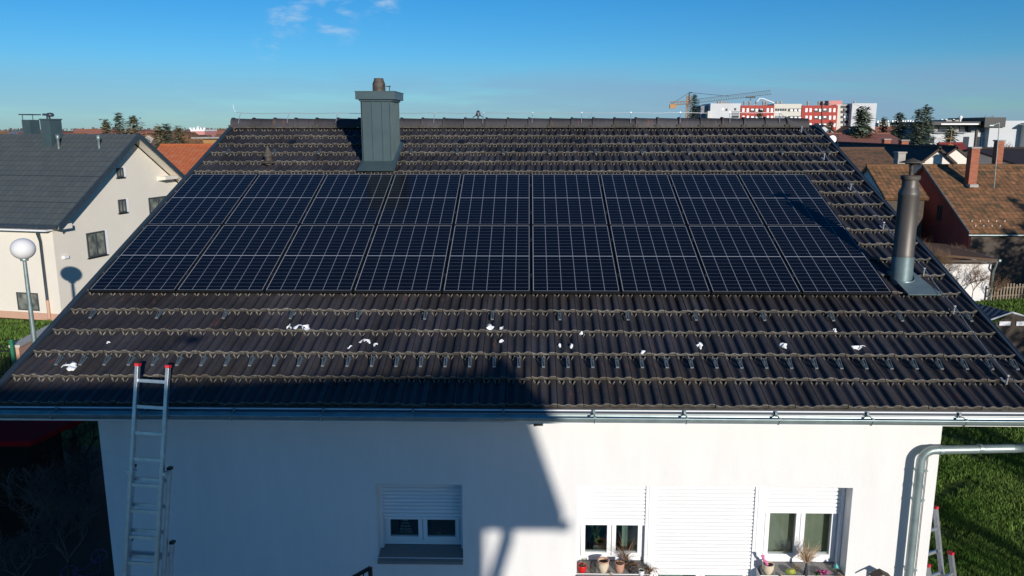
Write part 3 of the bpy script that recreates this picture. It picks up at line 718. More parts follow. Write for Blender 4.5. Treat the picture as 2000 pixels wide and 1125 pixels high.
# --- lightning conductor
lc = MB(); top_y = apex.y; tz = apex.z+.012
xs_h = [SL+.15+.962*i for i in range(12)]
pts = [(SL-.0, top_y-.02, tz+.26), (SL+.02, top_y-.02, tz+.16), (SL+.06, top_y-.02, tz+.115)]
for i, x in enumerate(xs_h):
    pts.append((x, top_y-.02, tz+.10))
    if i < 11: pts.append((x+.48, top_y-.02, tz+.088))
lc.tube(pts, .0045, 5)
route = [(1566, 250), (1610, 303), (1662, 362), (1726, 437), (1805, 527), (1864, 601), (1968, 737)]
rpts = [rp(px, py, -.02) for px, py in route]
line = [Vector((xs_h[-1], top_y-.02, tz+.10))]
for s, t in rpts: line.append(rw(s, t, .0))
fin = []
for a, b in zip(line[:-1], line[1:]):
    for q_ in range(6): u_ = q_/6; fin.append(a.lerp(b, u_)-nS*.10*u_*(1-u_))
fin.append(line[-1]); fin.append(rw(rpts[-1][0]+.05, -2.1, -.02))
lc.tube(fin, .0045, 5)
lco = lc.build('lightning_conductor', M['tab'], house)
for x in xs_h:
    b = MB(); b.tube([(x, top_y-.02, tz+.10), (x-.01, top_y-.09, tz+.03), (x-.02, top_y-.15, tz-.10)], .006, 5); b.box((x, top_y-.02, tz+.10), (.02, .02, .024)); b.build('wire_clip', M['tab'], lco)
for s, t in rpts:
    b = MB(); b.tube([rw(s, t-.02, -.10), rw(s, t, .0)], .010, 6); b.box(rw(s, t, .005), (.032, .016, .012), (X, uS, nS)); b.box(rw(s, t+.05, -.100), (.02, .10, .004), (X, uS, nS)); b.build('wire_clip', M['tab'], lco)

# ------------------------------------------------------------------ solar panels
PWd, PLg, GAP = 1.134, 1.8614, .02
def make_panel():
    o = thing('solar_panel', 'x', 'solar panel', rw(0, 0, 0), 0, 'solar panels in two rows of nine on the tiled roof')
    o.rotation_euler = (S, 0, 0)
    fr = MB(); w_ = .014; th = .035
    def L(x0, x1, y0, y1, z0, z1, m=0): fr.cur = m; fr.bx(x0, x1, y0, y1, z0, z1)
    def loc(mb, name, m, par):   # mesh already in local coordinates
        me = bpy.data.meshes.new(name); me.from_pydata(mb.v, [], mb.f)
        for q_ in (m if isinstance(m, list) else [m]): me.materials.append(q_)
        me.polygons.foreach_set('material_index', mb.mi); me.update(); ob = bpy.data.objects.new(name, me); COL.objects.link(ob); ob.parent = par; return ob
    L(0, PWd, 0, w_, -th, 0); L(0, PWd, PLg-w_, PLg, -th, 0); L(0, w_, w_, PLg-w_, -th, 0); L(PWd-w_, PWd, w_, PLg-w_, -th, 0)
    loc(fr, 'frame', [M['black'], M['silver']], o)
    gl = MB(); gl.bx(w_, PWd-w_, w_, PLg-w_, -.012, -.0025); gm = loc(gl, 'glass', M['cells'], o)
    at = gm.data.attributes.new('cell', 'FLOAT_VECTOR', 'CORNER')
    for i, lp in enumerate(gm.data.loops): c = gm.data.vertices[lp.vertex_index].co; at.data[i].vector = (c.x-w_, c.y-w_, 0)
    for yy in (.42, 1.42):
        cl_ = MB(); cl_.bx(PWd+.001, PWd+.019, yy-.03, yy+.03, -.02, .004); loc(cl_, 'clamp', M['iron'], o)
    return o
ordw = ['first', 'second', 'third', 'fourth', 'fifth', 'sixth', 'seventh', 'eighth', 'ninth']
proto = make_panel(); k = 0
for r in range(2):
    for c in range(9):
        o = proto if k == 0 else copy_tree(proto); k += 1
        o.location = rw(c*(PWd+GAP), r*(PLg+GAP), 0)
        row = ['lower row next to the mossy tiles', 'upper row on the chimney side'][r]
        o['label'] = {0: 'black solar panel at the left end, %s' % row, 8: 'black solar panel at the right end, %s' % row}.get(c, 'black solar panel, %s from the left in the %s' % (ordw[c], row))
rl = thing('mounting_rails', 'dark rails under the solar panels clamped to the tiled roof', 'rail', rw(0, 0, -.06))
for r in range(2):
    for yy in (.42, 1.42):
        b = MB(); t = r*(PLg+GAP)+yy; b.box(rw(5.183, t, -.053), (10.50, .04, .032), (X, uS, nS)); b.build('rail', M['iron'], rl)

# ------------------------------------------------------------------ snow patches
def snow(px, py, w_, h_, label, seed):
    s, t = rp(px, py); rnd = random.Random(seed); m_ = MB()
    # irregular lump lying in the tile troughs
    n_ = 22; ph = [rnd.random()*6.3 for _ in range(5)]; rings = []
    for ri, (rf, hf) in enumerate(((1, 0), (.93, .6), (.75, .9), (.4, 1.05), (0.02, 1.1))):
        ring = []
        for q_ in range(n_):
            a = 2*pi*q_/n_; rad = 1+.22*sin(2*a+ph[0])+.20*sin(3*a+ph[1])+.12*sin(5*a+ph[2])+.06*sin(8*a+ph[3])
            hh = -.125+(.022+.014*sin(3*a+ph[4]))*hf
            ring.append(rw(s+w_*.5*rad*rf*cos(a), t+h_*.5*rad*rf*sin(a), hh))
        rings += ring
    m_.add(rings, [(i*n_+q_, i*n_+(q_+1) % n_, (i+1)*n_+(q_+1) % n_, (i+1)*n_+q_) for i in range(4) for q_ in range(n_)], True)
    o = m_.build('snow_patch', M['snow']); tag(o, label, 'snow patch', 'melting snow patches on the tiled roof')
for i, a in enumerate([(137, 716, .21, .16, 'largest leftover snow patch, lying left of the ladder'), (565, 640, .07, .11, 'small snow patch touching the wide one near the left'), (592, 640, .19, .15, 'wide snow patch under a guard of the upper guard row, left half'),
    (714, 667, .11, .09, 'snow patch in the middle of a loose trio'), (685, 679, .06, .06, 'left and lowest snow bit of the trio'), (733, 675, .05, .06, 'right snow bit of the trio'),
    (957, 640, .10, .13, 'snow patch left of a guard near the picture centre'), (981, 643, .06, .09, 'small snow patch right of a guard near the picture centre'), (980, 667, .05, .05, 'tiny snow bit below the central pair'),
    (1093, 675, .04, .05, 'tiny snow bit right of the centre, left of its twin'), (1116, 676, .05, .08, 'small snow bit beside the tiny one right of the centre'), (1135, 651, .04, .05, 'snow crumb sitting on a tile edge right of the centre'),
    (1255, 689, .06, .04, 'flat snow crumb on a tile edge, alone'), (1365, 676, .09, .12, 'elongated snow patch in the right half of the roof'), (1531, 675, .10, .08, 'roundish snow patch, second from the right'),
    (1678, 680, .16, .08, 'thin broken snow patch farthest right'), (212, 671, .05, .05, 'tiny snow bit above the largest snow patch'), (1630, 646, .05, .04, 'snow crumb below a guard near the right')]):
    snow(*a, seed=i+10)
# ------------------------------------------------------------------ generic small buildings
def roof_poly(name, quads, m, parent, thick=.12, pieces=True):
    """each quad: (eaveA, eaveB, ridgeB, ridgeA); attribute 'cell' = metres along eave / up slope"""
    mb = MB(); cells = []
    for a, b, c, d in quads:
        a, b, c, d = map(Vector, (a, b, c, d)); e = (b-a).normalized(); n_ = (b-a).cross(d-a).normalized(); u_ = n_.cross(e)
        if n_.z < 0: n_ = -n_; u_ = -u_
        dn = -n_*thick
        mb.add([a, b, c, d, a+dn, b+dn, c+dn, d+dn], [(0, 1, 2, 3), (4, 7, 6, 5), (0, 4, 5, 1), (1, 5, 6, 2), (2, 6, 7, 3), (3, 7, 4, 0)])
        for p in (a, b, c, d)*2: cells.append(((p-a).dot(e), (p-a).dot(u_), 0))
    o = mb.build(name, m, parent); at = o.data.attributes.new('cell', 'FLOAT_VECTOR', 'CORNER')
    for i, lp in enumerate(o.data.loops): at.data[i].vector = cells[lp.vertex_index]
    return o
def gable(name, label, cat, org, rz, L, W, ze, zr, rmat, wmat, ov=.4, gov=.4, group=None, thick=.14, z0=0., pitch_off=0):
    """ridge along local X (0..L), span along local Y (0..W), front eave at y=0. returns thing + local->world"""
    t = thing(name, label, cat, (org[0], org[1], 0), rz, group)
    R = Matrix.Translation((org[0], org[1], 0)) @ Matrix.Rotation(rz, 4, 'Z')
    def P(x, y, zz): return R @ Vector((x, y, zz))
    w_ = MB(); yr = W/2
    pts0 = [P(0, 0, z0), P(0, W, z0), P(0, W, ze), P(0, yr, zr-.1), P(0, 0, ze)]; pts1 = [P(L, 0, z0), P(L, W, z0), P(L, W, ze), P(L, yr, zr-.1), P(L, 0, ze)]
    w_.add(pts0+pts1, [(0, 1, 2, 3, 4), (9, 8, 7, 6, 5), (0, 4, 9, 5), (1, 6, 7, 2)])
    wall = w_.build('wall', wmat, t)
    sl = (zr-ze)/yr
    q = [(P(-gov, -ov, ze-ov*sl+.05), P(L+gov, -ov, ze-ov*sl+.05), P(L+gov, yr, zr+.05), P(-gov, yr, zr+.05)),
         (P(L+gov, W+ov, ze-ov*sl+.05), P(-gov, W+ov, ze-ov*sl+.05), P(-gov, yr, zr+.05), P(L+gov, yr, zr+.05))]
    rf = roof_poly('roof', q, rmat, t, thick)
    rd = MB(); rd.tube([P(-gov, yr, zr+.05), P(L+gov, yr, zr+.05)], .09, 8); rd.build('ridge_cap', rmat, rf)
    return t, P, rf, wall
def wpanel(parent, P0, ax_u, ax_n, w_, h_, fr=.06, glassm=None, framem=None, lab=None, depth=.04):
    """window: frame box + pane, centre of sill line at P0"""
    f = MB(); u_, n_ = ax_u, ax_n
    for a, b, c, d in ((-w_/2, -w_/2+fr, 0, h_), (w_/2-fr, w_/2, 0, h_), (-w_/2+fr, w_/2-fr, 0, fr), (-w_/2+fr, w_/2-fr, h_-fr, h_), (-fr/2, fr/2, fr, h_-fr)):
        f.box(P0+u_*((a+b)/2)+ZV*((c+d)/2)+n_*depth/2, (b-a, depth, d-c), (u_, n_, ZV))
    fo = f.build('window', framem or M['white'], parent)
    g_ = MB(); g_.box(P0+ZV*h_/2+n_*.006, (w_-2*fr, .01, h_-2*fr), (u_, n_, ZV)); g_.build('pane', glassm or M['glass_far'], fo)
    return fo
def chimney(parent, P0, sx, sy, z0, z1, m, cap=True, rz=0, name='chimney'):
    c = MB(); u_ = Vector((cos(rz), sin(rz), 0)); v_ = Vector((-sin(rz), cos(rz), 0)); P0 = Vector((P0[0], P0[1], 0))
    c.box(P0+ZV*(z0+z1)/2, (sx, sy, z1-z0), (u_, v_, ZV)); o = c.build(name, m, parent)
    if cap:
        k = MB(); k.box(P0+ZV*(z1+.04), (sx+.1, sy+.1, .08), (u_, v_, ZV)); k.build('cap', M['concrete'], o)
    return o

# ------------------------------------------------------------------ left neighbour: grey roof, cream walls
G = at_z(122, 627, 0); TH = radians(12)
dG = Vector((sin(TH), cos(TH), 0)); lG = Vector((-cos(TH), sin(TH), 0)); rG = -lG       # gable wall runs along dG, facade runs along lG
def on_gable(px, py):
    d = ray(px, py); k = (G-CAM).dot(rG)/d.dot(rG); return CAM+d*k
def on_front(px, py, off=0):
    d = ray(px, py); k = (G-dG*off-CAM).dot(dG)/d.dot(dG); return CAM+d*k
PL_ = .55; zt = .22
def on_edge(px, py):
    d = ray(px, py); k = (G+rG*PL_-CAM).dot(rG)/d.dot(rG); return CAM+d*k
za = on_edge(270, 262); half = (za-G).dot(dG); pe = on_edge(117, 437); ye = (pe-G).dot(dG); slg = (za.z-pe.z)/(half-ye); zsp = za.z-zt; zev = zsp-slg*half
WG = 2*half; LG = 14.
nh = thing('neighbour_house', 'cream house with dark grey tiled gable roof beyond the round lamp', 'house', G)
PN = lambda x, y, zz: G + lG*x + dG*y + ZV*zz       # x left, y back
w_ = MB()
def five(x): return [PN(x, 0, 0), PN(x, WG, 0), PN(x, WG, zev), PN(x, half, zsp), PN(x, 0, zev)]
zpl = on_front(60, 610).z
w_.add(five(0)+five(LG), [(0, 1, 2, 3, 4), (9, 8, 7, 6, 5), (0, 4, 9, 5), (1, 6, 7, 2)]); w_.build('wall', M['cream'], nh)
w_ = MB(); w_.add([PN(-.04, -.04, 0), PN(LG, -.04, 0), PN(LG, -.04, zpl), PN(-.04, -.04, zpl), PN(-.04, WG, 0), PN(-.04, WG, zpl), PN(-.002, -.002, zpl), PN(LG, -.002, zpl), PN(-.002, WG, zpl)],
   [(0, 1, 2, 3), (0, 3, 5, 4), (3, 2, 7, 6), (3, 6, 8, 5)]); w_.build('plinth', M['pink'], nh)
ovf = max(.25, -ye); print('neighbour', half, ye, slg, zev, zsp)
q = [(PN(LG+.5, -ovf, zev-ovf*slg+zt), PN(-PL_, -ovf, zev-ovf*slg+zt), PN(-PL_, half, zsp+zt), PN(LG+.5, half, zsp+zt)),
     (PN(-PL_, WG+ovf, zev-ovf*slg+zt), PN(LG+.5, WG+ovf, zev-ovf*slg+zt), PN(LG+.5, half, zsp+zt), PN(-PL_, half, zsp+zt))]
nrf = roof_poly('roof', q, M['rf_grey'], nh, .06)
# real courses on the slope that faces us: slim steps
st = MB(); a, b, c, d = map(Vector, q[0]); up_ = (d-a); nrm = (b-a).cross(d-a).normalized(); nrm = nrm if nrm.z > 0 else -nrm
ns = 22
for i in range(ns):
    p0 = a+up_*(i/ns); p1 = b+up_*(i/ns); p2 = b+up_*((i+1)/ns); p3 = a+up_*((i+1)/ns); st.add([p0+nrm*.035, p1+nrm*.035, p2+nrm*.005, p3+nrm*.005, p0+nrm*.0, p1+nrm*.0], [(0, 1, 2, 3), (0, 4, 5, 1)])
so2 = st.build('tile_courses', M['rf_grey'], nrf); e_ = (b-a).normalized(); uu = nrm.cross(e_)
at = so2.data.attributes.new('cell', 'FLOAT_VECTOR', 'CORNER'); Minv = Vector(nh.location)
for i, lp in enumerate(so2.data.loops):
    p = so2.data.vertices[lp.vertex_index].co+Minv; at.data[i].vector = ((p-a).dot(e_), (p-a).dot(uu), 0)
# verge board, soffit, box ends
for sgn, y0, y1 in ((0, -ovf, half), (1, WG+ovf, half)):
    vb = MB(); A_ = PN(-PL_-.02, y0, zev-ovf*slg+zt); B_ = PN(-PL_-.02, y1, zsp+zt); dd = Vector(rG)*.05
    vb.prism([A_+ZV*.06, A_-ZV*.20, B_-ZV*.20, B_+ZV*.06], dd); vb.build('verge_board', M['verge'], nrf)
    sf = MB(); A1, B1 = PN(-PL_, y0, zev-ovf*slg+zt-.09), PN(-PL_, y1, zsp+zt-.09); A0, B0 = PN(.0, y0, zev-ovf*slg+zt-.09), PN(.0, y1, zsp+zt-.09)
    sf.add([A1, B1, B0, A0, A1-ZV*.05, B1-ZV*.05, B0-ZV*.05, A0-ZV*.05], [(0, 1, 2, 3), (4, 7, 6, 5), (0, 4, 5, 1), (2, 6, 7, 3)]); sf.build('soffit', M['cream'], nrf)
def bracket(y, w2, h2):
    zb = zev+slg*min(y, WG-y)+zt-.16; b = MB(); b.add([PN(0, y-w2, zb-h2), PN(0, y+w2, zb-h2), PN(-PL_*.85, y+w2, zb-h2*.9), PN(-PL_*.85, y-w2, zb-h2*.9), PN(0, y-w2, zb-slg*w2), PN(0, y+w2, zb-slg*w2), PN(-PL_*.85, y+w2, zb-slg*w2), PN(-PL_*.85, y-w2, zb-slg*w2)],
        [(0, 3, 2, 1), (4, 5, 6, 7), (0, 4, 7, 3), (1, 2, 6, 5), (3, 7, 6, 2)]); b.build('beam_box', M['cream'], nh)
yA = (on_gable(318, 325)-G).dot(dG); bracket(yA, .5, .55)
yB = (on_gable(352, 352)-G).dot(dG); bracket(yB, .35, .5)
yC = (on_gable(233, 322)-G).dot(dG)
bracket(WG*.02+.1, .3, .45)
# windows on the gable and front
for (xa, ya, xb, yb) in ((172, 455, 208, 500), (232, 390, 247, 415), (228, 328, 241, 346), (294, 386, 330, 440)):
    A_, B_ = on_gable(xa, yb), on_gable(xb, ya); yy0 = (A_-G).dot(dG); yy1 = (on_gable(xb, yb)-G).dot(dG); zz0 = (A_.z+on_gable(xb, yb).z)/2+0; zz1 = max(on_gable(xa, ya).z, zz0+.3)
    wpanel(nh, PN(0, (yy0+yy1)/2, zz0)+rG*.0, dG, rG, yy1-yy0, zz1-zz0, .07, M['glass_nh'], M['frame_grey'])
    b = MB(); b.box(PN(-.03, (yy0+yy1)/2, zz0-.03), (yy1-yy0+.12, .10, .04), (dG, rG, ZV)); b.build('window_sill', M['iron'], nh)
    b = MB(); b.box(PN(-.01, yy1+.09, (zz0+zz1)/2), (.18, .03, zz1-zz0), (dG, rG, ZV)); b.build('reveal', M['white'], nh)
A_, B_ = on_front(37, 606), on_front(77, 574); wpanel(nh, (on_front(37, 606)+on_front(78, 606))/2, rG, -dG, (on_front(78, 606)-A_).length, B_.z-A_.z, .05, M['glass_nh'], M['frame_grey'])
# chimneys, vents on that roof
def nroof(px, py):
    d = ray(px, py); k = (a-CAM).dot(nrm)/d.dot(nrm); return CAM+d*k
p = nroof(93, 292); hz = at_y(93, 233, p.y).z; wd = .95
b = MB(); b.box(Vector((p.x, p.y+.5, (p.z+hz)/2-.2)), (.52, .72, hz-p.z+.4), (rG, dG, ZV)); c1 = b.build('chimney', M['chim'], nh)
b = MB(); b.box(Vector((p.x, p.y+.5, hz)), (.58, .78, .06), (rG, dG, ZV)); b.build('cap', M['chim'], c1)
b = MB(); hb = Vector((p.x, p.y+.35, hz)); b.tube([hb, hb+ZV*.18], .09, 10); b.tube([hb+Vector((-.25, 0, .22)), hb+Vector((.05, 0, .22))], .05, 8); b.lathe(hb+Vector((.1, 0, .12)), [(.12, 0), (.17, .08), (.12, .17), (.0, .19)], 12); b.build('cowl', M['verge'], c1)
p2 = at_y(65, 262, p.y+2.3); b = MB(); b.box(Vector((p2.x, p.y+2.2, (p.z+hz)/2-.2)), (.46, .6, hz-p.z+.4), (rG, dG, ZV)); c2 = b.build('chimney', M['chim'], nh)
b = MB(); b.box(Vector((p2.x, p.y+2.2, hz+.25)), (.66, .7, .05), (rG, dG, ZV)); b.tube([Vector((p2.x-.25, p.y+2.0, hz)), Vector((p2.x-.25, p.y+2.0, hz+.25))], .02, 5); b.tube([Vector((p2.x+.25, p.y+2.0, hz)), Vector((p2.x+.25, p.y+2.0, hz+.25))], .02, 5); b.build('cap_plate', M['verge'], c2)
for px, py, pt in ((115, 290, 263), (194, 290, 264)):
    p = nroof(px, py); b = MB(); zt_ = at_y(px, pt, p.y).z; b.lathe((p.x, p.y, 0), [(.055, p.z-.1), (.055, zt_-.22), (.085, zt_-.2), (.085, zt_), (0, zt_)], 12); b.build('vent_pipe', M['galv'], nh)
# gutter + downpipe
b = MB(); ga, gb = PN(LG+.5, -ovf-.06, zev-ovf*slg+zt-.05), PN(-PL_, -ovf-.06, zev-ovf*slg+zt-.05); b.tube([ga, gb], .07, 10); ng = b.build('gutter', M['verge'], nh)
b = MB(); b.box((PN(LG, -.2, zev-ovf*slg+zt-.2)+PN(-.1, -.2, zev-ovf*slg+zt-.2))/2, (LG+.1, .5, .06), (lG, dG, ZV)); b.build('soffit', M['white'], nh)
p0 = PN(.45, -ovf-.06, zev-ovf*slg+zt-.1); b = MB(); b.tube([p0, p0-ZV*.25, PN(.55, -.1, p0.z-.6), PN(.55, -.1, .9)], .055, 10); b.build('downpipe', M['verge'], nh)
b = MB(); b.tube([PN(.55, -.1, .9), PN(.55, -.1, 0.)], .06, 10); b.build('downpipe_foot', M['pink'], nh)
b = MB(); p = on_gable(126, 502); b.box(p+rG*.06, (.25, .12, .12), (dG, rG, ZV)); b.build('wall_light', M['white'], nh)

# ------------------------------------------------------------------ globe lamp
Ash = on_gable(140, 535); d1 = ray(45, 486)
# closest point on the view ray to the shadow line
a_, b_, c__ = 1., d1.dot(SUN), 1.; w0 = CAM-Ash; dd_, ee_ = d1.dot(w0), SUN.dot(w0)
kk = (b_*ee_-dd_)/(1-b_*b_); LP = CAM+d1*kk
lr = 19.*kk/F
lamp = thing('street_lamp', 'white globe street lamp on a slim grey pole by the salmon wall', 'street lamp', (LP.x, LP.y, 0))
b = MB(); b.lathe(LP, [(lr*sin(pi*i/24)+.0001, -lr*cos(pi*i/24)*.93) for i in range(25)], 32, cap=False); b.build('globe', M['globe'], lamp)
b = MB(); b.tube([(LP.x, LP.y, 0), (LP.x, LP.y, 1.2), (LP.x, LP.y, LP.z-lr*.9)], [.085, .075, .055], 12); b.lathe((LP.x, LP.y, 0), [(.11, LP.z-lr-.02), (.13, LP.z-lr*.86), (.11, LP.z-lr*.8)], 14); b.build('pole', M['galv'], lamp)
# boundary wall, fence beside it
A_ = at_z(28, 672, 1.15); Bz = at_z(105, 632, 1.15); dirw = (Bz-A_); dirw.z = 0; dirw.normalize(); A_ = Vector((A_.x, A_.y, 0)); Lw = 7.5; nw = Vector((-dirw.y, dirw.x, 0))
gw = thing('garden_wall', 'low salmon garden wall with pale coping behind the lamp pole', 'wall', A_)
b = MB(); b.box(A_+dirw*Lw/2+ZV*.52, (Lw, .24, 1.04), (dirw, nw, ZV)); b.build('wall', M['pink'], gw)
b = MB(); b.box(A_+dirw*Lw/2+ZV*1.08, (Lw+.06, .34, .08), (dirw, nw, ZV)); b.build('coping', M['coping'], gw)
gp = MB(); pp = A_-dirw*.15; gp.box(pp+ZV*.65, (.09, .09, 1.3), (dirw, nw, ZV)); gp.box(pp+ZV*1.32, (.12, .12, .04), (dirw, nw, ZV)); tag(gp.build('gate_post', M['green']), 'green metal post at the end of the salmon garden wall', 'post')
fn = thing('iron_fence', 'dark wrought iron fence with curved top left of the green post', 'fence', pp)
fd = Vector((-1, -.10, 0)).normalized(); b = MB(); 
for i in range(24):
    q_ = pp+fd*(.12+i*.13); b.tube([q_, q_+ZV*(1.05+.18*sin(i*.55)**2)], .012, 5)
b.build('bars', M['iron'], fn); b = MB(); b.tube([pp+ZV*.2, pp+fd*3.3+ZV*.2], .018, 5); b.tube([pp+ZV*.95, pp+fd*3.3+ZV*.95], .018, 5); b.tube([pp+fd*(.12+i*.13)+ZV*(1.05+.18*sin(i*.55)**2) for i in range(24)], .016, 5); b.build('rail', M['iron'], fn)

# ------------------------------------------------------------------ trees
def conifer(name, label, x, y, h, rad, seed, mt='needle', group=None, dens=1., lean=0, z0f=.06, pw=1.0):
    rnd = random.Random(seed); t = thing(name, label, 'tree', (x, y, 0), 0, group)
    b = MB(); b.tube([(x, y, 0), (x+lean*.5, y, h*.5), (x+lean, y, h*.99)], [h*.018, h*.011, h*.002], 7); b.build('trunk', M['bark'], t)
    c = MB(); n_ = int(46*dens)
    lay = int(26*dens)
    for L in range(lay):
        f = L/(lay-1); zc = h*(z0f+(1-z0f)*f); rr_ = rad*((1-f)**pw*.96+.03)
        nb = max(4, int(11*(1-f*.7)))
        a0 = rnd.random()*6.28
        for k in range(nb):
            a = a0+2*pi*k/nb+rnd.uniform(-.25, .25); ln = rr_*rnd.uniform(.62, 1.12); dr = -ln*rnd.uniform(.18, .42)
            if f > .9: dr = ln*.2
            c.ct = min(1, max(0, rnd.gauss(.5, .28)))
            m = max(3, int(ln/(rad*.085)))
            for j in range(m):
                u_ = (j+.6)/m; px = x+lean*f+cos(a)*ln*u_; py = y+sin(a)*ln*u_; pz = zc+dr*u_*u_+rnd.uniform(-.03, .03)*h*.3
                sz = rad*.105*(1-.4*u_)*rnd.uniform(.7, 1.4)
                for q_ in range(6):
                    a2 = a+rnd.uniform(-1.3, 1.3); v1 = Vector((cos(a2), sin(a2), rnd.uniform(-.5, .25)))*sz; v2 = Vector((-sin(a2), cos(a2), rnd.uniform(-.3, .3)))*sz*.42
                    p = Vector((px, py, pz))+Vector((rnd.uniform(-1, 1), rnd.uniform(-1, 1), rnd.uniform(-1.2, .7)))*sz*.95
                    c.add([p-v2, p+v1*.9-v2*.3, p+v1*1.3, p+v2], [(0, 1, 2, 3)])
    c.build('crown', M[mt], t); return t
def bare_tree(name, label, x, y, h, seed, mt='twig2', group=None, levels=5, spread=.55, r0=None, z0=0, trunk_h=.3, nk=3, cat='tree'):
    rnd = random.Random(seed); t = thing(name, label, cat, (x, y, z0), 0, group); tr = MB(); br = MB(); r0 = r0 or h*.02
    def grow(p, d, ln, r, lv):
        q = p+d*ln; mid = p+d*ln*.5+Vector((rnd.uniform(-1, 1), rnd.uniform(-1, 1), 0))*ln*.07
        (tr if lv == 0 else br).tube([p, mid, q], [r, r*.85, r*.65], 5 if lv < 2 else 3, cap=False)
        if lv >= levels: return
        for _ in range(nk + (1 if lv and rnd.random() < .4 else 0)):
            ax = Vector((rnd.uniform(-1, 1), rnd.uniform(-1, 1), rnd.uniform(-.25, .6))).normalized()
            nd = (d+ax*spread*rnd.uniform(.7, 1.4)).normalized(); grow(p.lerp(q, rnd.uniform(.55, 1)), nd, ln*rnd.uniform(.62, .86), r*.62, lv+1)
    grow(Vector((x, y, z0)), Vector((rnd.uniform(-.06, .06), rnd.uniform(-.06, .06), 1)).normalized(), h*trunk_h, r0, 0)
    tr.build('trunk', M['bark'], t); br.build('crown', M[mt], t); return t
def tree_px(fn, name, label, px, ytop, Y, **k):
    p = at_y(px, ytop, Y)
    if fn is conifer:
        vis = k.pop('vis', 34)*(Y-CAM.y)/F; f_ = min(1, vis/p.z); k['rad'] = min(k['rad']/max(.25, (f_**k.get('pw', 1.0))), p.z*.42)
    return fn(name, label, p.x, Y, p.z, **k)
def crad(px_half, Y): return px_half*(Y-CAM.y)/F
# left group beyond the grey roof
gl_ = 'conifers beyond the grey roof'
tree_px(conifer, 'conifer_tree', 'small round-topped conifer rising behind the grey roof, leftmost of its group', 206, 237, 85, rad=crad(16, 85), seed=1, group=gl_, mt='needle3')
tree_px(conifer, 'conifer_tree', 'tall narrow conifer behind the grey roof, second from the left', 231, 224, 84, rad=crad(15, 84), seed=2, group=gl_)
tree_px(conifer, 'conifer_tree', 'broad olive conifer directly above the ridge of the grey roof', 260, 229, 80, rad=crad(25, 80), seed=3, group=gl_, mt='needle3', dens=1.3, pw=.55)
tree_px(bare_tree, 'bare_tree', 'leafless tree with drooping twigs beside the broad olive conifer', 292, 237, 78, seed=5, levels=5)
g2 = 'conifers beyond the orange roof'
tree_px(conifer, 'conifer_tree', 'conifer left of the middle one above the orange roof', 311, 249, 70, rad=crad(14, 70), seed=6, group=g2, mt='needle3')
tree_px(conifer, 'conifer_tree', 'tallest of the three conifers above the orange roof', 325, 245, 74, rad=crad(14, 74), seed=7, group=g2)
tree_px(conifer, 'conifer_tree', 'bushy conifer nearest the pink building above the orange roof', 348, 250, 68, rad=crad(19, 68), seed=8, group=g2, mt='needle3', dens=1.2, pw=.7)
tree_px(bare_tree, 'bare_tree', 'leafless reddish tree left of the far chimneys', 45, 240, 75, seed=15, levels=5, mt='twig')
tree_px(bare_tree, 'bare_tree', 'leafless reddish tree between chimney and vent pipe', 120, 237, 75, seed=16, levels=5, mt='twig')
# orange roof house
p = at_z(300, 345, 2.4)
Yo = 46.; e0 = at_y(418, 340, Yo); r0_ = at_y(330, 283, Yo+4.5); 
oh = gable('orange_roof_house', 'house with bright orange tile roof between grey roof and dark roof', 'house', (at_y(316, 283, Yo+4.5).x+.3, Yo), 0, 14, 9, at_y(360, 342, Yo).z, at_y(360, 284, Yo+4.5).z, M['rf_orange'], M['cream'])
# shack and pink building
p = at_y(402, 285, 62); gs = thing('flat_roof_shed', 'shed with orange and pale boards under a thin flat roof', 'shed', (p.x, 62, 0))
b = MB(); b.bx(p.x-.2, p.x+3, 62, 65, 0, at_y(402, 271, 62).z); b.build('wall', M['orange'], gs); b = MB(); b.bx(p.x-1.1, p.x+3.2, 61.6, 65.4, at_y(402, 270.5, 62).z, at_y(402, 269, 62).z+.05); b.build('roof', M['concrete'], gs)
YP = 240.; A_, B_ = at_y(374, 274, YP), at_y(399, 253, YP); pk = thing('pink_building', 'pink building with white parapet on the horizon', 'building', (A_.x, YP, 0))
b = MB(); b.bx(A_.x, B_.x, YP, YP+10, 0, B_.z-.5); b.build('wall', M['pinkfar'], pk); b = MB(); b.bx(A_.x-.1, B_.x+.1, YP-.1, YP+10, B_.z-.5, B_.z); 
for i in range(5): b.bx(A_.x+i*(B_.x-A_.x)/4-.3, A_.x+i*(B_.x-A_.x)/4+.3, YP-.12, YP+.5, B_.z, B_.z+.6)
b.build('parapet', M['white'], pk); b = MB(); xc = at_y(387, 250, YP).x; b.bx(xc-.15, xc+.15, YP, YP+.3, B_.z, at_y(387, 246, YP).z); b.build('mast', M['white'], pk)
b = MB(); xa, xb = at_y(366, 270, YP+3).x, at_y(410, 270, YP+3).x; b.prism([(xa, YP+3, at_y(366, 268, YP).z), (xb, YP+3, at_y(366, 268, YP).z), (xb-3, YP+3, at_y(366, 261, YP).z), (xa+3, YP+3, at_y(366, 261, YP).z)], (0, 8, 0)); b.build('lower_roof', M['pinkfar'], pk)

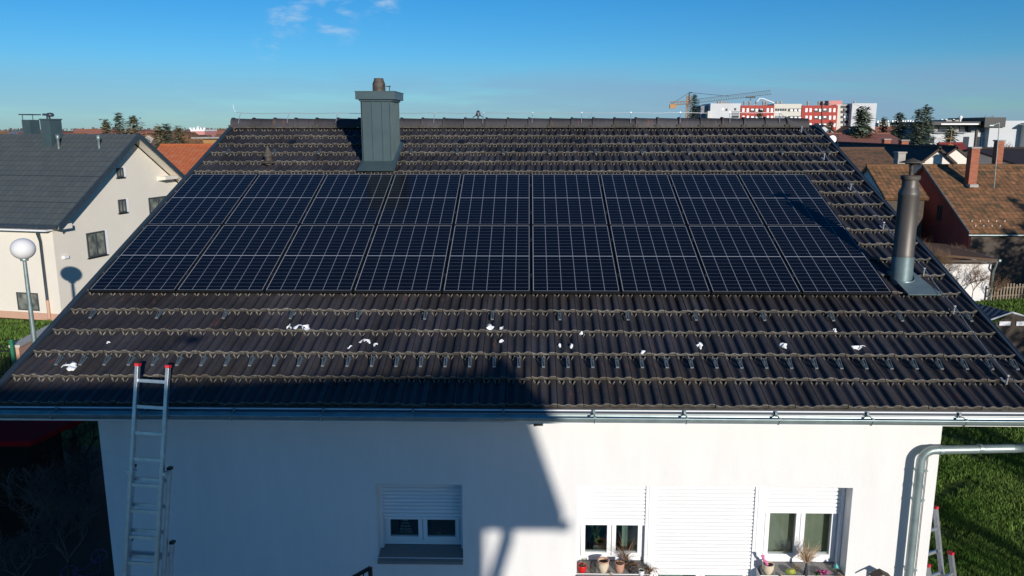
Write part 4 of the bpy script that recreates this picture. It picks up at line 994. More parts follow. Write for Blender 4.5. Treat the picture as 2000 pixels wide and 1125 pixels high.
# ------------------------------------------------------------------ low houses along the horizon
rnd = random.Random(11); hn = 0
def far_house(px, ytop, Y, wpx, rm_, label, hpx=None, wallm='cream'):
    p = at_y(px, ytop, Y); L = wpx*(Y-CAM.y)/F; zr = max(4.5, p.z); gable('far_house', label, 'house', (p.x-L/2, Y), 0, L, 9, zr-2.6, zr, M[rm_], M[wallm], .3, .3, 'far houses along the horizon')
far_house(160, 253, 190, 62, 'rf_brick', 'long faded red roof on the horizon behind the grey ridge')
far_house(25, 256, 200, 46, 'rf_sheet', 'pale low roof on the horizon at the far left', wallm='white')
far_house(300, 268, 110, 40, 'rf_brown', 'brown roof between the two conifer groups')
far_house(420, 256, 260, 60, 'rf_brick', 'dull red roof on the horizon right of the pink building')
far_house(350, 258, 280, 50, 'rf_brown', 'brown roof on the horizon left of the pink building')
cnt = 0
for i in range(78):
    left = i < 38
    px = rnd.uniform(-20, 470) if left else rnd.uniform(1700, 2040) if i < 64 else rnd.uniform(480, 1340)
    Y = rnd.choice((120, 150, 185, 230, 300, 390, 480))*rnd.uniform(.92, 1.08)
    zr = rnd.uniform(5.4, 7.4) if left else rnd.uniform(5.5, 8.5); L = rnd.uniform(9, 18); rz = rnd.choice((0, 0, pi/2)); x = at_y(px, 255, Y).x
    gable('town_house', 'small town house with tiled gable roof in the built-up belt below the horizon', 'house', (x-L/2, Y), rz, L, rnd.uniform(8, 10), zr-2.8, zr, M[rnd.choice(('rf_brick', 'rf_brown', 'rf_dark', 'rf_brick', 'rf_rust', 'rf_brick'))], M[rnd.choice(('cream', 'apt_white', 'concrete'))], .3, .3, 'town houses below the horizon')
wd = MB(); rw_ = random.Random(21)
for i in range(1500):
    px = rw_.uniform(-80, 520) if i < 560 else rw_.uniform(1660, 2080) if i < 900 else rw_.uniform(450, 1750); Y = rw_.uniform(330, 900); p = at_y(px, 252, Y); hh = rw_.uniform(3, 8.2)
    wd.ct = rw_.random()
    for q_ in range(16):
        c_2 = Vector((p.x+rw_.gauss(0, 2.4), Y+rw_.gauss(0, 2), hh*rw_.uniform(.2, 1))); v1 = Vector((rw_.uniform(-1, 1), rw_.uniform(-1, 1), rw_.uniform(-1, 1)))*1.3; v2 = Vector((rw_.uniform(-1, 1), rw_.uniform(-1, 1), rw_.uniform(-1, 1)))*1.0
        wd.add([c_2-v1, c_2-v2, c_2+v1, c_2+v2], [(0, 1, 2, 3)])
o = wd.build('distant_woods', M['twig2']); o['kind'] = 'stuff'
# ------------------------------------------------------------------ crane
YC = 300.; def_ = lambda px, py: at_y(px, py, YC)
cr = thing('tower_crane', 'yellow tower crane with grey lattice jib above the apartment block', 'crane', (def_(1346, 240).x, YC, 0))
m_ = def_(1346, 181); 
def lattice(mb, A, B, w_, n_, r, up2=ZV):
    d = (B-A); sd = d.cross(up2).normalized()
    u2 = sd.cross(d).normalized()
    cor = [sd*w_/2, -sd*w_/2, u2*w_*.9]
    for c in cor: mb.tube([A+c, B+c], r, 4, smooth=False)
    for i in range(n_):
        a, b = A+d*(i/n_), A+d*((i+1)/n_)
        for x, y_ in ((0, 2), (2, 1), (1, 0)): mb.tube([a+cor[x], b+cor[y_]], r*.7, 3, smooth=False)
b = MB(); base = Vector((m_.x, YC, 0)); lattice(b, base, Vector((m_.x, YC, def_(1346, 186).z)), 1.8, 24, .12, Vector((0, 1, 0))); b.build('mast', M['orange'], cr)
b = MB(); J0, J1 = def_(1346, 203), def_(1506, 184); lattice(b, J0, J1, 1.6, 34, .09); b.build('jib', M['galv'], cr)
b = MB(); J2 = def_(1309, 205); lattice(b, J2, J0, 1.2, 6, .12); b.build('counter_jib', M['orange'], cr)
b = MB(); b.box(J2+Vector((.6, 0, -.5)), (1.6, 1.4, 1.5)); b.box(def_(1318, 207), (1.2, 1.2, 1.5)); b.build('counterweight', M['orange'], cr)
b = MB(); T_ = def_(1346, 181); b.tube([J0, T_], .2, 4); b.tube([T_, def_(1352, 181)], .18, 4); b.tube([def_(1350, 181), def_(1424, 188)], .07, 4); b.tube([T_, J2], .06, 4); b.build('tie_rods', M['iron'], cr)
b = MB(); tr_ = def_(1466, 190); b.box(tr_, (3.4, 1.2, .5)); b.tube([tr_, tr_-ZV*2], .1, 4); b.build('trolley', M['iron'], cr)
b = MB(); b.tube([at_y(1474, 205, 290), at_y(1484, 192, 290), at_y(1490, 192.5, 290), at_y(1512, 201, 290)], .22, 5); tag(b.build('concrete_pump_boom', M['white']), 'white folding pump boom above the red facade', 'boom')
# ------------------------------------------------------------------ apartment block
YA = 250.; D_ = Vector((0, 14, 0))
ab = thing('apartment_block', 'long apartment block of white, cream and red sections on the skyline', 'building', (at_y(1550, 262, YA).x, YA, 0))
def sec(x0, y0, x1, m, yo=0., dep=14, nm='wall', ybot=None):
    A_, B_ = at_y(x0, y0, YA), at_y(x1, y0, YA); b = MB(); b.bx(A_.x, B_.x, YA+yo, YA+yo+dep, 0 if ybot is None else at_y(x0, ybot, YA).z, A_.z); return b.build(nm, m, ab)
sec(1388, 202, 1446.8, M['apt_white'], 0); sec(1373, 206, 1388, M['apt_grey'], 3); sec(1382, 217, 1388, M['apt_cream'], -.5)
sec(1447, 206, 1512, M['apt_red'], -.3); sec(1512.2, 203, 1566, M['apt_cream'], 0); sec(1566.2, 206, 1636, M['apt_red'], -.3)
sec(1636.2, 204, 1661, M['apt_cream'], 1.); sec(1629, 195.5, 1657, M['pinkfar'], 5, 8, 'roof_house'); sec(1661.2, 202, 1709, M['apt_white'], -1.5); sec(1709.2, 217, 1714, M['apt_cream'], 1)
def win(x0, y0, x1, y1, m, off, nm='window'):
    A_, B_ = at_y(x0, y1, YA), at_y(x1, y0, YA); b = MB(); b.bx(A_.x, B_.x, YA+off-.12, YA+off-.02, A_.z, B_.z); return b.build(nm, M[m], ab)
for y0 in (211.5, 226, 240.5):
    for x0 in (1449, 1457.5, 1496.5, 1504.5, 1572, 1580, 1618, 1626.5):
        w_ = win(x0, y0, x0+4.6, y0+7.5, 'white', -.3)
    for x0 in (1465, 1589):
        win(x0, y0+.5, x0+27, y0+7, 'iron', -.3, 'loggia')
        for j in (0, 1, 2): win(x0+1+j*8.6, y0+1, x0+6.5+j*8.6, y0+4+(j % 2)*2.6, 'white', -.42, 'balcony_panel')
for y0 in (211.5, 226, 240):
    for j in range(5): win(1514+j*4.6, y0+.5, 1517.6+j*4.6, y0+5, 'glass_far' if y0 < 220 else 'apt_grey', 0)
    win(1539, y0+.5, 1565, y0+6, 'iron', 0, 'loggia')
    for j in range(3): win(1543+j*8, y0+2, 1548+j*8, y0+6, 'white', -.12, 'balcony_panel')
for i, y0 in enumerate((206, 216, 226, 236, 246)):
    win(1644, y0, 1660.5, y0+5, 'iron', 1., 'loggia'); win(1650, y0+4.8, 1660.8, y0+9.6, 'apt_grey', .6, 'balcony')
    if i in (2,): win(1650, y0-1, 1658, y0+4, 'white', .9)
win(1429, 217.5, 1444, 224, 'apt_grey', 0, 'loggia'); win(1429, 225.5, 1443, 230, 'glass_far', 0); win(1429, 231, 1444, 236, 'apt_grey', 0, 'loggia')
for x0, y0 in ((1409, 211), (1417, 212), (1434, 211)): win(x0, y0, x0+4, y0+4.5, 'white' if x0 < 1410 else 'iron', 0)
for i, px in enumerate((1403, 1408, 1454, 1464, 1477, 1491, 1496, 1517, 1525, 1578, 1599, 1608, 1619, 1669)):
    A_ = at_y(px, 203, YA+4); b = MB(); b.lathe((A_.x, YA+4, at_y(px, 206, YA).z), [(.3, 0), (.3, .9), (.5, 1.0), (.2, 1.5), (.0, 1.6)], 8); b.build('roof_vent', M['concrete'], ab)
sec(1416, 197, 1434, M['apt_grey'], 6, 5, 'roof_house', 203)
for px, yt in ((1357, 187), ): tree_px(conifer, 'conifer_tree', 'tall spiky conifer in front of the crane mast', px, yt, 130, rad=crad(16, 130), seed=21, mt='needle2', dens=1.2, pw=.6)
tree_px(conifer, 'conifer_tree', 'small dark conifer poking above the ridge before the red facade', 1484, 216, 150, rad=crad(12, 150), seed=22, mt='needle2')
tree_px(conifer, 'conifer_tree', 'small conifer before the red facade right of the roof edge', 1623, 239, 140, rad=crad(13, 140), seed=23, mt='needle2')
tree_px(conifer, 'conifer_tree', 'large blue-grey spruce in front of the white end wall', 1686, 214, 62, rad=crad(28, 62), seed=24, dens=1.5)
gr_ = 'dark conifers right of the apartment block'
tree_px(conifer, 'conifer_tree', 'slim dark conifer, leftmost of the dark group', 1727, 232, 120, rad=crad(17, 120), seed=25, mt='needle2', group=gr_)
tree_px(conifer, 'conifer_tree', 'rounded dark conifer in the middle of the dark group', 1758, 224, 110, rad=crad(22, 110), seed=26, mt='needle2', group=gr_, dens=1.3, pw=.6)
tree_px(conifer, 'conifer_tree', 'leaning spire of the twin-topped spruce, left top', 1795, 217, 80, rad=crad(17, 80), seed=27, group='twin-topped spruces', pw=.7, dens=1.2)
tree_px(conifer, 'conifer_tree', 'taller spire of the twin-topped spruce, right top', 1811, 210, 80.5, rad=crad(18, 80), seed=28, group='twin-topped spruces', pw=.7, dens=1.2)
tree_px(conifer, 'conifer_tree', 'small conifer before the modern white building', 1856, 252, 70, rad=crad(17, 70), seed=29)
tree_px(conifer, 'conifer_tree', 'low dark conifer below the rounded one', 1742, 258, 75, rad=crad(22, 75), seed=30, mt='needle2', group=gr_)
tree_px(bare_tree, 'bare_tree', 'large leafless crown above the modern building roof', 1950, 212, 130, seed=31, levels=6, spread=.65)
tree_px(bare_tree, 'bare_tree', 'leafless reddish tree cut by the right picture edge', 1999, 218, 120, seed=32, levels=6, mt='twig')
tree_px(bare_tree, 'bare_tree', 'leafless bush in front of the plain white block', 1962, 258, 78, seed=33, levels=5, spread=.7, nk=4)
tree_px(bare_tree, 'bare_tree', 'leafless tree just over the dark ridge near the centre', 1163, 222, 60, seed=34, levels=6, spread=.6)
b = MB(); b.tube([at_y(1604, 275, 90), at_y(1605, 204, 90)], .07, 6); b.tube([at_y(1605, 205, 90), at_y(1617, 202, 90)], .05, 5); tag(b.build('street_lamp', M['iron']), 'dark lamp mast rising in front of the second red facade', 'street lamp')
# ------------------------------------------------------------------ skyline right
for i, (x0, x1, yt, m, lb) in enumerate(((1716, 1745, 240, 'apt_cream', 'distant cream flats behind the slim dark conifer'), (1745, 1790, 239, 'apt_cream', 'distant cream flats behind the rounded conifer'), (1700, 1722, 248, 'pinkfar', 'distant pinkish block beside the white end wall'))):
    Y = 420.+i*12; A_, B_ = at_y(x0, yt, Y), at_y(x1, yt, Y); t = thing('distant_flats', lb, 'building', (A_.x, Y, 0)); b = MB(); b.bx(A_.x, B_.x, Y, Y+15, 0, A_.z); b.build('wall', M[m], t)
    for j in range(int((x1-x0)/5)):
        px = x0+2+j*5; P1 = at_y(px, yt+3, Y)
        for r in range(3): b = MB(); b.bx(P1.x, P1.x+.5, Y-.1, Y, P1.z-r*2.1-1, P1.z-r*2.1); b.build('window', M['glass_far'], t)
        b = MB(); b.bx(P1.x, P1.x+.7, Y+3, Y+4, A_.z, A_.z+1.2); b.build('roof_vent', M['white'], t)
# modern building
YM = 105.; mb_ = thing('modern_building', 'modern white building with long dark flat roof and glazed upper floor', 'building', (at_y(1900, 290, YM).x, YM, 0))
def msec(x0, y0, x1, y1, m, nm, yo=0, dep=12): A_, B_ = at_y(x0, y0, YM), at_y(x1, y1, YM); b = MB(); b.bx(A_.x, B_.x, YM+yo, YM+yo+dep, max(0, B_.z if y1 < 300 else 0), A_.z); return b.build(nm, M[m], mb_)
msec(1816, 259, 1925, 310, 'apt_white', 'wall'); msec(1822, 244.5, 1925, 259, 'apt_grey', 'wall', 1.2, 10)
msec(1813, 237.5, 1924, 244, 'iron', 'roof', -1.0, 13); msec(1831, 241.2, 1903, 243.6, 'white', 'roof_edge', -1.06, .05)
msec(1925, 236, 1998, 310, 'apt_white', 'wall', -1.2); msec(1900, 244, 1926, 310, 'apt_grey', 'wall', .2, 8); msec(1912, 229.5, 1950, 248.5, 'iron', 'roof_box', -1.6, 10)
for i, (a, c) in enumerate(((1821, 1830), (1833, 1838), (1842, 1856), (1857, 1880), (1883, 1899))): msec(a, 247, c, 257.5, 'glass_far' if i % 2 == 0 else 'concrete', 'window', 1.1, .08)
msec(1822, 257.5, 1885, 260.5, 'apt_grey', 'balcony_rail', -.4, .1); msec(1816, 268, 1824, 279, 'glass_far', 'window', -.06, .05)
for a in (1882, 1905): msec(a, 267, a+6, 310, 'glass_far', 'window', -.08, .06)
msec(1870, 233.5, 1895, 236.8, 'concrete', 'roof_house', 3, 5); A_ = at_y(1891, 229, YM); b = MB(); b.lathe((A_.x, YM+2, A_.z), [(.0, .28), (.2, .2), (.28, 0), (.2, -.2), (.12, -.35), (.12, -.6)], 12); b.build('dome', M['white'], mb_)
for px in (1840, 1848, 1863, 1878, 1905, 1908): A_ = at_y(px, 236, YM+5); b = MB(); b.bx(A_.x-.12, A_.x+.12, YM+5, YM+5.3, A_.z-.3, A_.z+.25); b.build('roof_vent', M['galv'], mb_)
msec(1985, 240, 2030, 310, 'apt_cream', 'wall', -2.5, 8); msec(1980, 242, 2030, 244.5, 'white', 'roof_edge', -3.2, 8)
# ------------------------------------------------------------------ old roofs on the right
def gable_px(name, label, xl, xr, y_ridge, y_eave, Yf, span, rm_, wm_, rz=0, ov=.25, gov=.15, cat='house', group=None):
    """ridge parallel to X between pixel columns xl..xr (measured on the ridge)"""
    Yr = Yf+span/2; A_ = at_y(xl, y_ridge, Yr); B_ = at_y(xr, y_ridge, Yr); ze = at_y((xl+xr)/2, y_eave, Yf).z
    return gable(name, label, cat, (A_.x, Yf), rz, B_.x-A_.x, span, max(1.2, ze), A_.z, M[rm_], M[wm_], ov, gov, group)
gable_px('brown_roof_house', 'house with mossy brown roof beside our dark roof edge', 1622, 1722, 291, 352, 42, 9, 'rf_brown', 'cream')
gable_px('far_red_roof_house', 'house with rust red roof behind the big spruce', 1600, 1735, 262, 290, 58, 10, 'rf_brick', 'cream')
h5 = gable_px('hipped_brown_house', 'low house with orange brown roof and shaded bluish gable, left of the steel flue', 1697, 1768, 325, 383, 34, 5.2, 'rf_rust', 'apt_white')
# gable facing us with dark shaded slope: ridge runs away from us
Yg = 42.; ap_ = at_y(1833, 286, Yg); el, er = at_y(1795, 323, Yg), at_y(1866, 323, Yg)
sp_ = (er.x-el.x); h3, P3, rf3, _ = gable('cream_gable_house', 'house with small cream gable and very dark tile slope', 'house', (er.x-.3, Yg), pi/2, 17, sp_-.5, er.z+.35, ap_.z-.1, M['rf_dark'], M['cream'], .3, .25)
for px, Y_, yt, yb, m, lb in ((1731, 56, 273, 300, 'brick', 1), (1765, 50, 275, 300, 'brick', 1), (1758, 37, 299, 336, 'concrete', 1)):
    pc = at_y(px, yt, Y_); chimney(h3 if m == 'brick' else h5[0], (pc.x, pc.y), .5 if m == 'brick' else .42, .55, 2, pc.z, M[m])
gable_px('red_tile_house', 'house with deep red tile roof behind the cream gable', 1836, 1876, 281, 318, 52, 7, 'rf_red', 'cream', 0)
fwl = MB(); fwl.bx(h5[0].location.x+.02, at_y(1768, 325, 34+2.6).x-.02, h5[0].location.y-.06, h5[0].location.y-.004, 0, at_y(1740, 386, 34).z-.1); fwl.build('eave_shade_sheet', M['bark'], h5[0])  # dark sheet over the front: shade below the eave as colour
hb = at_y(1880, 290, 46); h4 = gable('small_dormer_house', 'small pale gable with brown barge boards left of the brick chimney', 'house', (at_y(1889, 310, 46).x, 46), pi/2, 5, 1.6, at_y(1880, 305, 46).z, at_y(1874, 288, 46).z, M['rf_dark'], M['cream'], .12, .1)
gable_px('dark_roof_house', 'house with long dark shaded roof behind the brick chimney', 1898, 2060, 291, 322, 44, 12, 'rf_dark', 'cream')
# the red house: gable wall in shade, slope full of old tiles facing us
zE = 2.75; E0 = at_z(1893, 455, zE); x0r = E0.x; Rr = at_x(1803, 323, x0r); span = 2*(Rr.y-E0.y)
rh, Pr, rfr, _w = gable('red_house', 'red walled house with rust brown mossy tile roof and brick chimney', 'house', (x0r+.12, E0.y+.15), 0, 9.0, span-.3, zE+.08, Rr.z-.06, M['rf_rust'], M['redwall'], .25, .14, thick=.1)
def on_rs(px, py):      # point on its front slope
    n_ = Vector((0, -(Rr.z-zE), (Rr.y-E0.y))).normalized(); d = ray(px, py); k = (E0-CAM).dot(n_)/d.dot(n_); return CAM+d*k
p = on_rs(1897, 366); zt_ = at_y(1899, 290, p.y).z; fcl = MB(); fcl.bx(x0r+.16, x0r+9, E0.y+.08, E0.y+.146, 0, zE-.06); fcl.build('front_shade_sheet', M['bark'], rh); ck = chimney(rh, (p.x, p.y+.15), .44, .44, p.z-.3, zt_, M['brick'])  # dark front sheet stands in for the shade on this wall
b = MB(); b.box((p.x, p.y-.03, p.z+.10), (.46, .5, .16)); b.build('flashing', M['concrete'], ck); b = MB(); b.tube([(p.x+.03, p.y+.15, zt_), (p.x+.03, p.y+.15, at_y(1901, 252, p.y).z)], .075, 10); b.build('flue', M['rusty'], ck)
p2 = at_y(1915, 276, p.y+6); chimney(rh, (p2.x, p2.y-2), .4, .4, 3, at_y(1915, 276, p.y+4).z, M['brick'])
wy = at_x(1834, 430, x0r+.12); wpanel(rh, Vector((x0r+.115, wy.y, at_x(1834, 432, x0r).z)), Vector((0, 1, 0)), Vector((-1, 0, 0)), .50, .85, .05, None, M['bark'])
b = MB(); b.tube([(x0r-.1, E0.y-.15, zE-.1), (x0r+9.2, E0.y-.15, zE-.1)], .05, 8); b.build('gutter', M['galv'], rh)
b = MB(); A_, B_ = Vector((x0r-.03, E0.y-.1, zE+.02)), Vector((x0r-.03, Rr.y, Rr.z+.05)); b.tube([A_, B_], .03, 6); b.build('verge_trim', M['galv'], rh)
sgm = None
for i in range(9):
    pp_ = on_rs(1898+ (i % 5)*16+(i//5)*7, 434-(i//5)*-9); b = MB(); b.box(pp_+Vector((0, 0, .05)), (.03, .05, .08)); b.build('snow_guard', M['tab'], rfr)
ant = MB(); A_ = at_y(1948, 312, E0.y+3); T_ = at_y(1952, 240, E0.y+3); ant.tube([A_-ZV*1.5, T_], .022, 6); ant.tube([T_, at_y(1937, 245, E0.y+3)], .018, 5); ant.box(at_y(1936, 245, E0.y+3), (.22, .1, .05)); tag(ant.build('street_lamp', M['galv']), 'thin grey street lamp pole standing behind the rusty roof', 'street lamp')
# aerials and dishes near the roof edge
b = MB(); A_ = at_y(1625, 272, 40); b.lathe(A_, [(.0, 0), (.12, .02), (.24, .09), (.25, .09)], 18, (X, ZV, Vector((0, -1, 0)))); b.tube([A_, A_+Vector((0, .2, -.9))], .02, 5); tag(b.build('satellite_dish', M['white']), 'round white satellite dish above the brown roof', 'satellite dish')
b = MB(); A_ = at_y(1855, 291, 48); b.lathe(A_, [(.30, 0), (.36, .04), (.30, .06)], 18, (X, ZV, Vector((0, -1, 0))), cap=False); b.tube([A_-ZV*.6, A_+ZV*1.3], .025, 5); b.tube([A_+Vector((-.9, 0, .75)), A_+Vector((.2, 0, .75))], .02, 5); tag(b.build('aerial', M['orange']), 'aerial with a ring dish on the deep red roof', 'aerial')
b = MB(); A_ = at_y(1636, 290, 40); b.tube([A_, at_y(1637, 261, 40)], .02, 5); b.tube([at_y(1624, 262, 40), at_y(1650, 262, 40)], .012, 4); tag(b.build('aerial', M['iron']), 'thin aerial mast beside the white satellite dish', 'aerial')
# ------------------------------------------------------------------ white shed, vines, picket fence, sheet roof
zs_ = 2.0; S0 = at_z(1940, 508, zs_); S1 = at_z(1818, 492, zs_+.25)
fx = at_z(1928, 588, 0); 
sh = thing('white_shed', 'small white rendered shed with mossy lean-to roof behind bare vines', 'shed', (fx.x, fx.y, 0)); wl_ = fx.x-at_y(1830, 560, fx.y).x+1.5
b = MB(); b.bx(fx.x-wl_, fx.x, fx.y, fx.y+4, 0, at_y(1928, 516, fx.y).z); b.build('wall', M['stucco'], sh)
zr_ = at_y(1948, 507, fx.y-.5).z; zl_ = at_y(1820, 491, fx.y-.5).z; b = MB()
xr_ = at_y(1952, 507, fx.y-.5).x; xl_ = fx.x-wl_-.5
b.prism([(xl_, fx.y-.4, zl_), (xr_, fx.y-.4, zr_), (xr_, fx.y-.4, zr_-.1), (xl_, fx.y-.4, zl_-.1)], (0, 5, 0)); b.build('roof', M['rf_brown'], sh)
b = MB(); b.tube([(xr_+.04, fx.y-.5, zr_-.05), (xr_+.04, fx.y+4.4, zr_-.05)], .06, 8); b.tube([(xr_+.04, fx.y-.3, zr_-.08), (xr_-.02, fx.y-.3, zr_-.4), (fx.x+.08, fx.y-.1, zr_-.65), (fx.x+.08, fx.y-.1, 0)], .04, 8); b.build('gutter', M['galv'], sh)
b = MB(); b.bx(xl_, xr_, fx.y-.46, fx.y-.4, zr_-.14, zr_-.04); b.build('fascia', M['rusty'], sh)
vg_ = 'bare shrubs at the white shed'
for i, (px, yb, yt, lb) in enumerate(((1812, 575, 440, 'tangled bare shrub just right of the steel flue'), (1850, 585, 462, 'bare brown vine climbing over the shed roof'), (1880, 588, 470, 'dense bare shrub covering the middle of the shed wall'), (1908, 590, 505, 'thin bare shrub near the shed corner'), (1866, 520, 455, 'reddish thicket under the red house window'), (1895, 540, 452, 'dry red twigs below the corner of the red house'), (1950, 592, 520, 'bare shrub between shed corner and picket fence'), (1835, 560, 450, 'pale bare shrub in front of the red wall'))):
    p = at_z(px, yb, 0); p = at_y(px, yb, fx.y-.5-.35*(i % 3)) if i < 4 or i == 7 else p; Yv = p.y if i not in (4, 5) else fx.y+3.5
    top_ = at_y(px, yt, Yv); bare_tree('bare_shrub', lb, top_.x, Yv, max(1.5, top_.z), 50+i, 'twig', vg_, levels=5 if i in (0, 4, 7) else 4, spread=.75, r0=.022, trunk_h=.30, nk=4, cat='shrub')
pf = thing('picket_fence', 'weathered wooden picket fence right of the white shed', 'fence', at_z(1928, 590, 0)); F0, F1 = at_z(1928, 589, 0), at_z(2015, 584, 0); fd = (F1-F0).normalized(); fn_ = Vector((fd.y, -fd.x, 0)); rnd = random.Random(4)
n_ = int((F1-F0).length/.17)
for i in range(n_):
    b = MB(); p = F0+fd*(i*.17); hh = .80+rnd.uniform(-.07, .05); b.box(p+ZV*hh/2+fn_*.03, (.085, .02, hh), (fd, fn_, ZV)); b.build('picket', M['wood'], pf)
b = MB(); b.box((F0+F1)/2+ZV*.25, ((F1-F0).length, .03, .06), (fd, fn_, ZV)); b.box((F0+F1)/2+ZV*.62, ((F1-F0).length, .03, .06), (fd, fn_, ZV)); b.build('rail', M['wood'], pf)
# ribbed sheet roof of a tin shed; ridge recedes, gable end faces us
zt_ = 2.1; A_ = at_z(1931, 626, zt_-.35); Bk = at_z(1977, 610, zt_); Cc = at_z(2022, 624, zt_-.35)
back = Vector((-.9, 3.2, 0))*.9
ts = thing('tin_shed', 'low shed with dark ribbed sheet roof and white trimmed edge', 'shed', (Bk.x, Bk.y, 0))
q = [(A_+back, A_, Bk, Bk+back), (Cc, Cc+back, Bk+back, Bk)]; roof_poly('roof', q, M['rf_sheet'], ts, .04)
b = MB(); b.tube([A_, Bk, Cc], .028, 5, smooth=False); b.build('edge_trim', M['white'], ts)
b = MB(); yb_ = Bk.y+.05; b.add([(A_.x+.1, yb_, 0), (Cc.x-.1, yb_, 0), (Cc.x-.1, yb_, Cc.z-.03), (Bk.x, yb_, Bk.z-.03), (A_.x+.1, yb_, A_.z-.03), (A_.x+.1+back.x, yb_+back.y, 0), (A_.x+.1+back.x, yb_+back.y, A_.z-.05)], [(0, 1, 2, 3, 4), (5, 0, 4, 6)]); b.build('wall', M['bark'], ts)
for dx in (-.0, .55): b = MB(); b.box((Bk.x-.28+dx+.1, yb_-.03, Bk.z-.38), (.36, .02, .14)); b.build('window', M['white'], ts)

# ------------------------------------------------------------------ out-of-frame buildings and trees that cast the long shadows
def back_to(P, Y): k_ = (P.y-Y)/SUN.y; return P-SUN*k_
YO = -18.; B_ = lambda px, py: back_to(at_y(px, py, YW), YO)
def BR(px, py): s, t = rp(px, py); return back_to(rw(s, t), YO)
tip = BR(975, 690); le = BR(940, 722); lf = BR(480, 742); far_l = BR(60, 752); c0 = B_(1035, 822); c1_ = B_(1101, 1000); c2_ = B_(1103, 1018); c3 = B_(1100, 1029); c4 = B_(980, 1037); wx = B_(947, 1037); wb = B_(947, 1125)
bh = thing('back_neighbour_house', 'tall rendered house standing behind the viewer, casting the big gable shadow', 'house', (wx.x-3, YO, 0))
ext = Vector((-SUN.x, -SUN.y, 0)).normalized()*9
b = MB(); xl2 = far_l.x-4.5
b.prism([Vector((xl2, YO, 0)), Vector((wx.x, YO, 0)), Vector((wx.x, YO, c4.z)), Vector((xl2, YO, c4.z))], ext); b.build('wall', M['cream'], bh)
b = MB(); b.prism([Vector((xl2-.5, YO, far_l.z-.05)), far_l, lf, le, tip, c1_, c3, Vector((xl2-.5, YO, c4.z))], ext.normalized()*.22)
b.prism([Vector((xl2-.5, YO-.1, far_l.z-.05)), far_l, lf, Vector((wx.x, YO, le.z)), Vector((wx.x, YO, c4.z+.1)), Vector((xl2-.5, YO, c4.z+.1))], ext); b.build('roof', M['slatefar'], bh)
b = MB(); gtr = [c2_+Vector((.03, 0, 0)), c3+Vector((.03, 0, 0)), c3-Vector((.10, 0, -.02)), c2_-Vector((.10, 0, 0))]; b.prism([c2_+Vector((.07, 0, .02)), c3+Vector((.07, 0, -.02)), c3-Vector((.10, 0, .0)), c2_-Vector((.10, 0, 0))], ext.normalized()*.22); b.build('gutter', M['galv'], bh)
b = MB(); pA, pB, pC, pD = B_(990, 1032), B_(990, 1052), B_(975, 1100), B_(968, 1125); b.tube([pA, pB, pC, pD, Vector((pD.x-.05, YO, 0))], .085, 8); b.build('downpipe', M['galv'], bh)

bt = 'tall trees behind the viewer on the right'
for i, (x, y, h, sd_) in enumerate(((23.5, -7, 8.5, 71), (27.5, -3, 9.5, 72), (21.0, -12, 9., 73))):
    bare_tree('garden_tree', 'leafless garden tree behind the viewer on the right, %s' % ['middle', 'farther right', 'nearer'][i], x, y, h, sd_, 'twig2', bt, levels=5, spread=.5, r0=.16)
for i, (x, y, h) in enumerate(((26.5, 0, 7.6), (29.5, 0, 8.2), (32.5, .5, 8.6), (35.3, 1, 7.6), (44.5, 3, 11.5))):
    conifer('hedge_conifer', 'dense conifer of the tall hedge beyond the right edge, %s of five' % ordw[i], x, y, h, 2.3, 80+i, 'needle2', 'tall conifer hedge beyond the right edge', dens=1.2, pw=.35)
bare_tree('garden_tree', 'leafless tree that shades the rusty roof from the right', 44, 14, 9, 75, 'twig2', bt, levels=6, spread=.5, r0=.2)
for i, (x, y, h) in enumerate(((34.9, 16, 6.4), (36.2, 16.4, 6.8), (37.5, 16, 7.2), (38.8, 16.4, 8.8), (40.2, 16, 7.9), (41.6, 16.4, 10.4), (43.2, 16, 11.3))): conifer('garden_conifer', 'conifer outside the frame that shades the rusty roof, %s of seven' % ordw[i], x, y, h, 1.9, 90+i, 'needle2', 'conifers shading the rusty roof', dens=1.1, pw=.5)

dr = thing('quadcopter', 'small grey quadcopter hovering at the viewpoint, its round shadow falls on the tiles', 'drone', CAM-fw*.22+up*.03)
dc = CAM-fw*.22+up*.03
b = MB(); b.box(dc, (.09, .17, .06)); b.build('body', M['iron'], dr)
for sx in (-1, 1):
    for sy in (-1, 1):
        b = MB(); e_2 = dc+X*(sx*.13)-fw*.02*sy*0+Vector((0, sy*.09-.04, .02)); b.tube([dc, e_2], .010, 6); b.tube([e_2-ZV*.02, e_2+ZV*.025], .014, 8); ao = b.build('arm', M['iron'], dr)
        b = MB(); b.box(e_2+ZV*.03, (.15, .014, .002)); b.build('propeller', M['black'], ao)
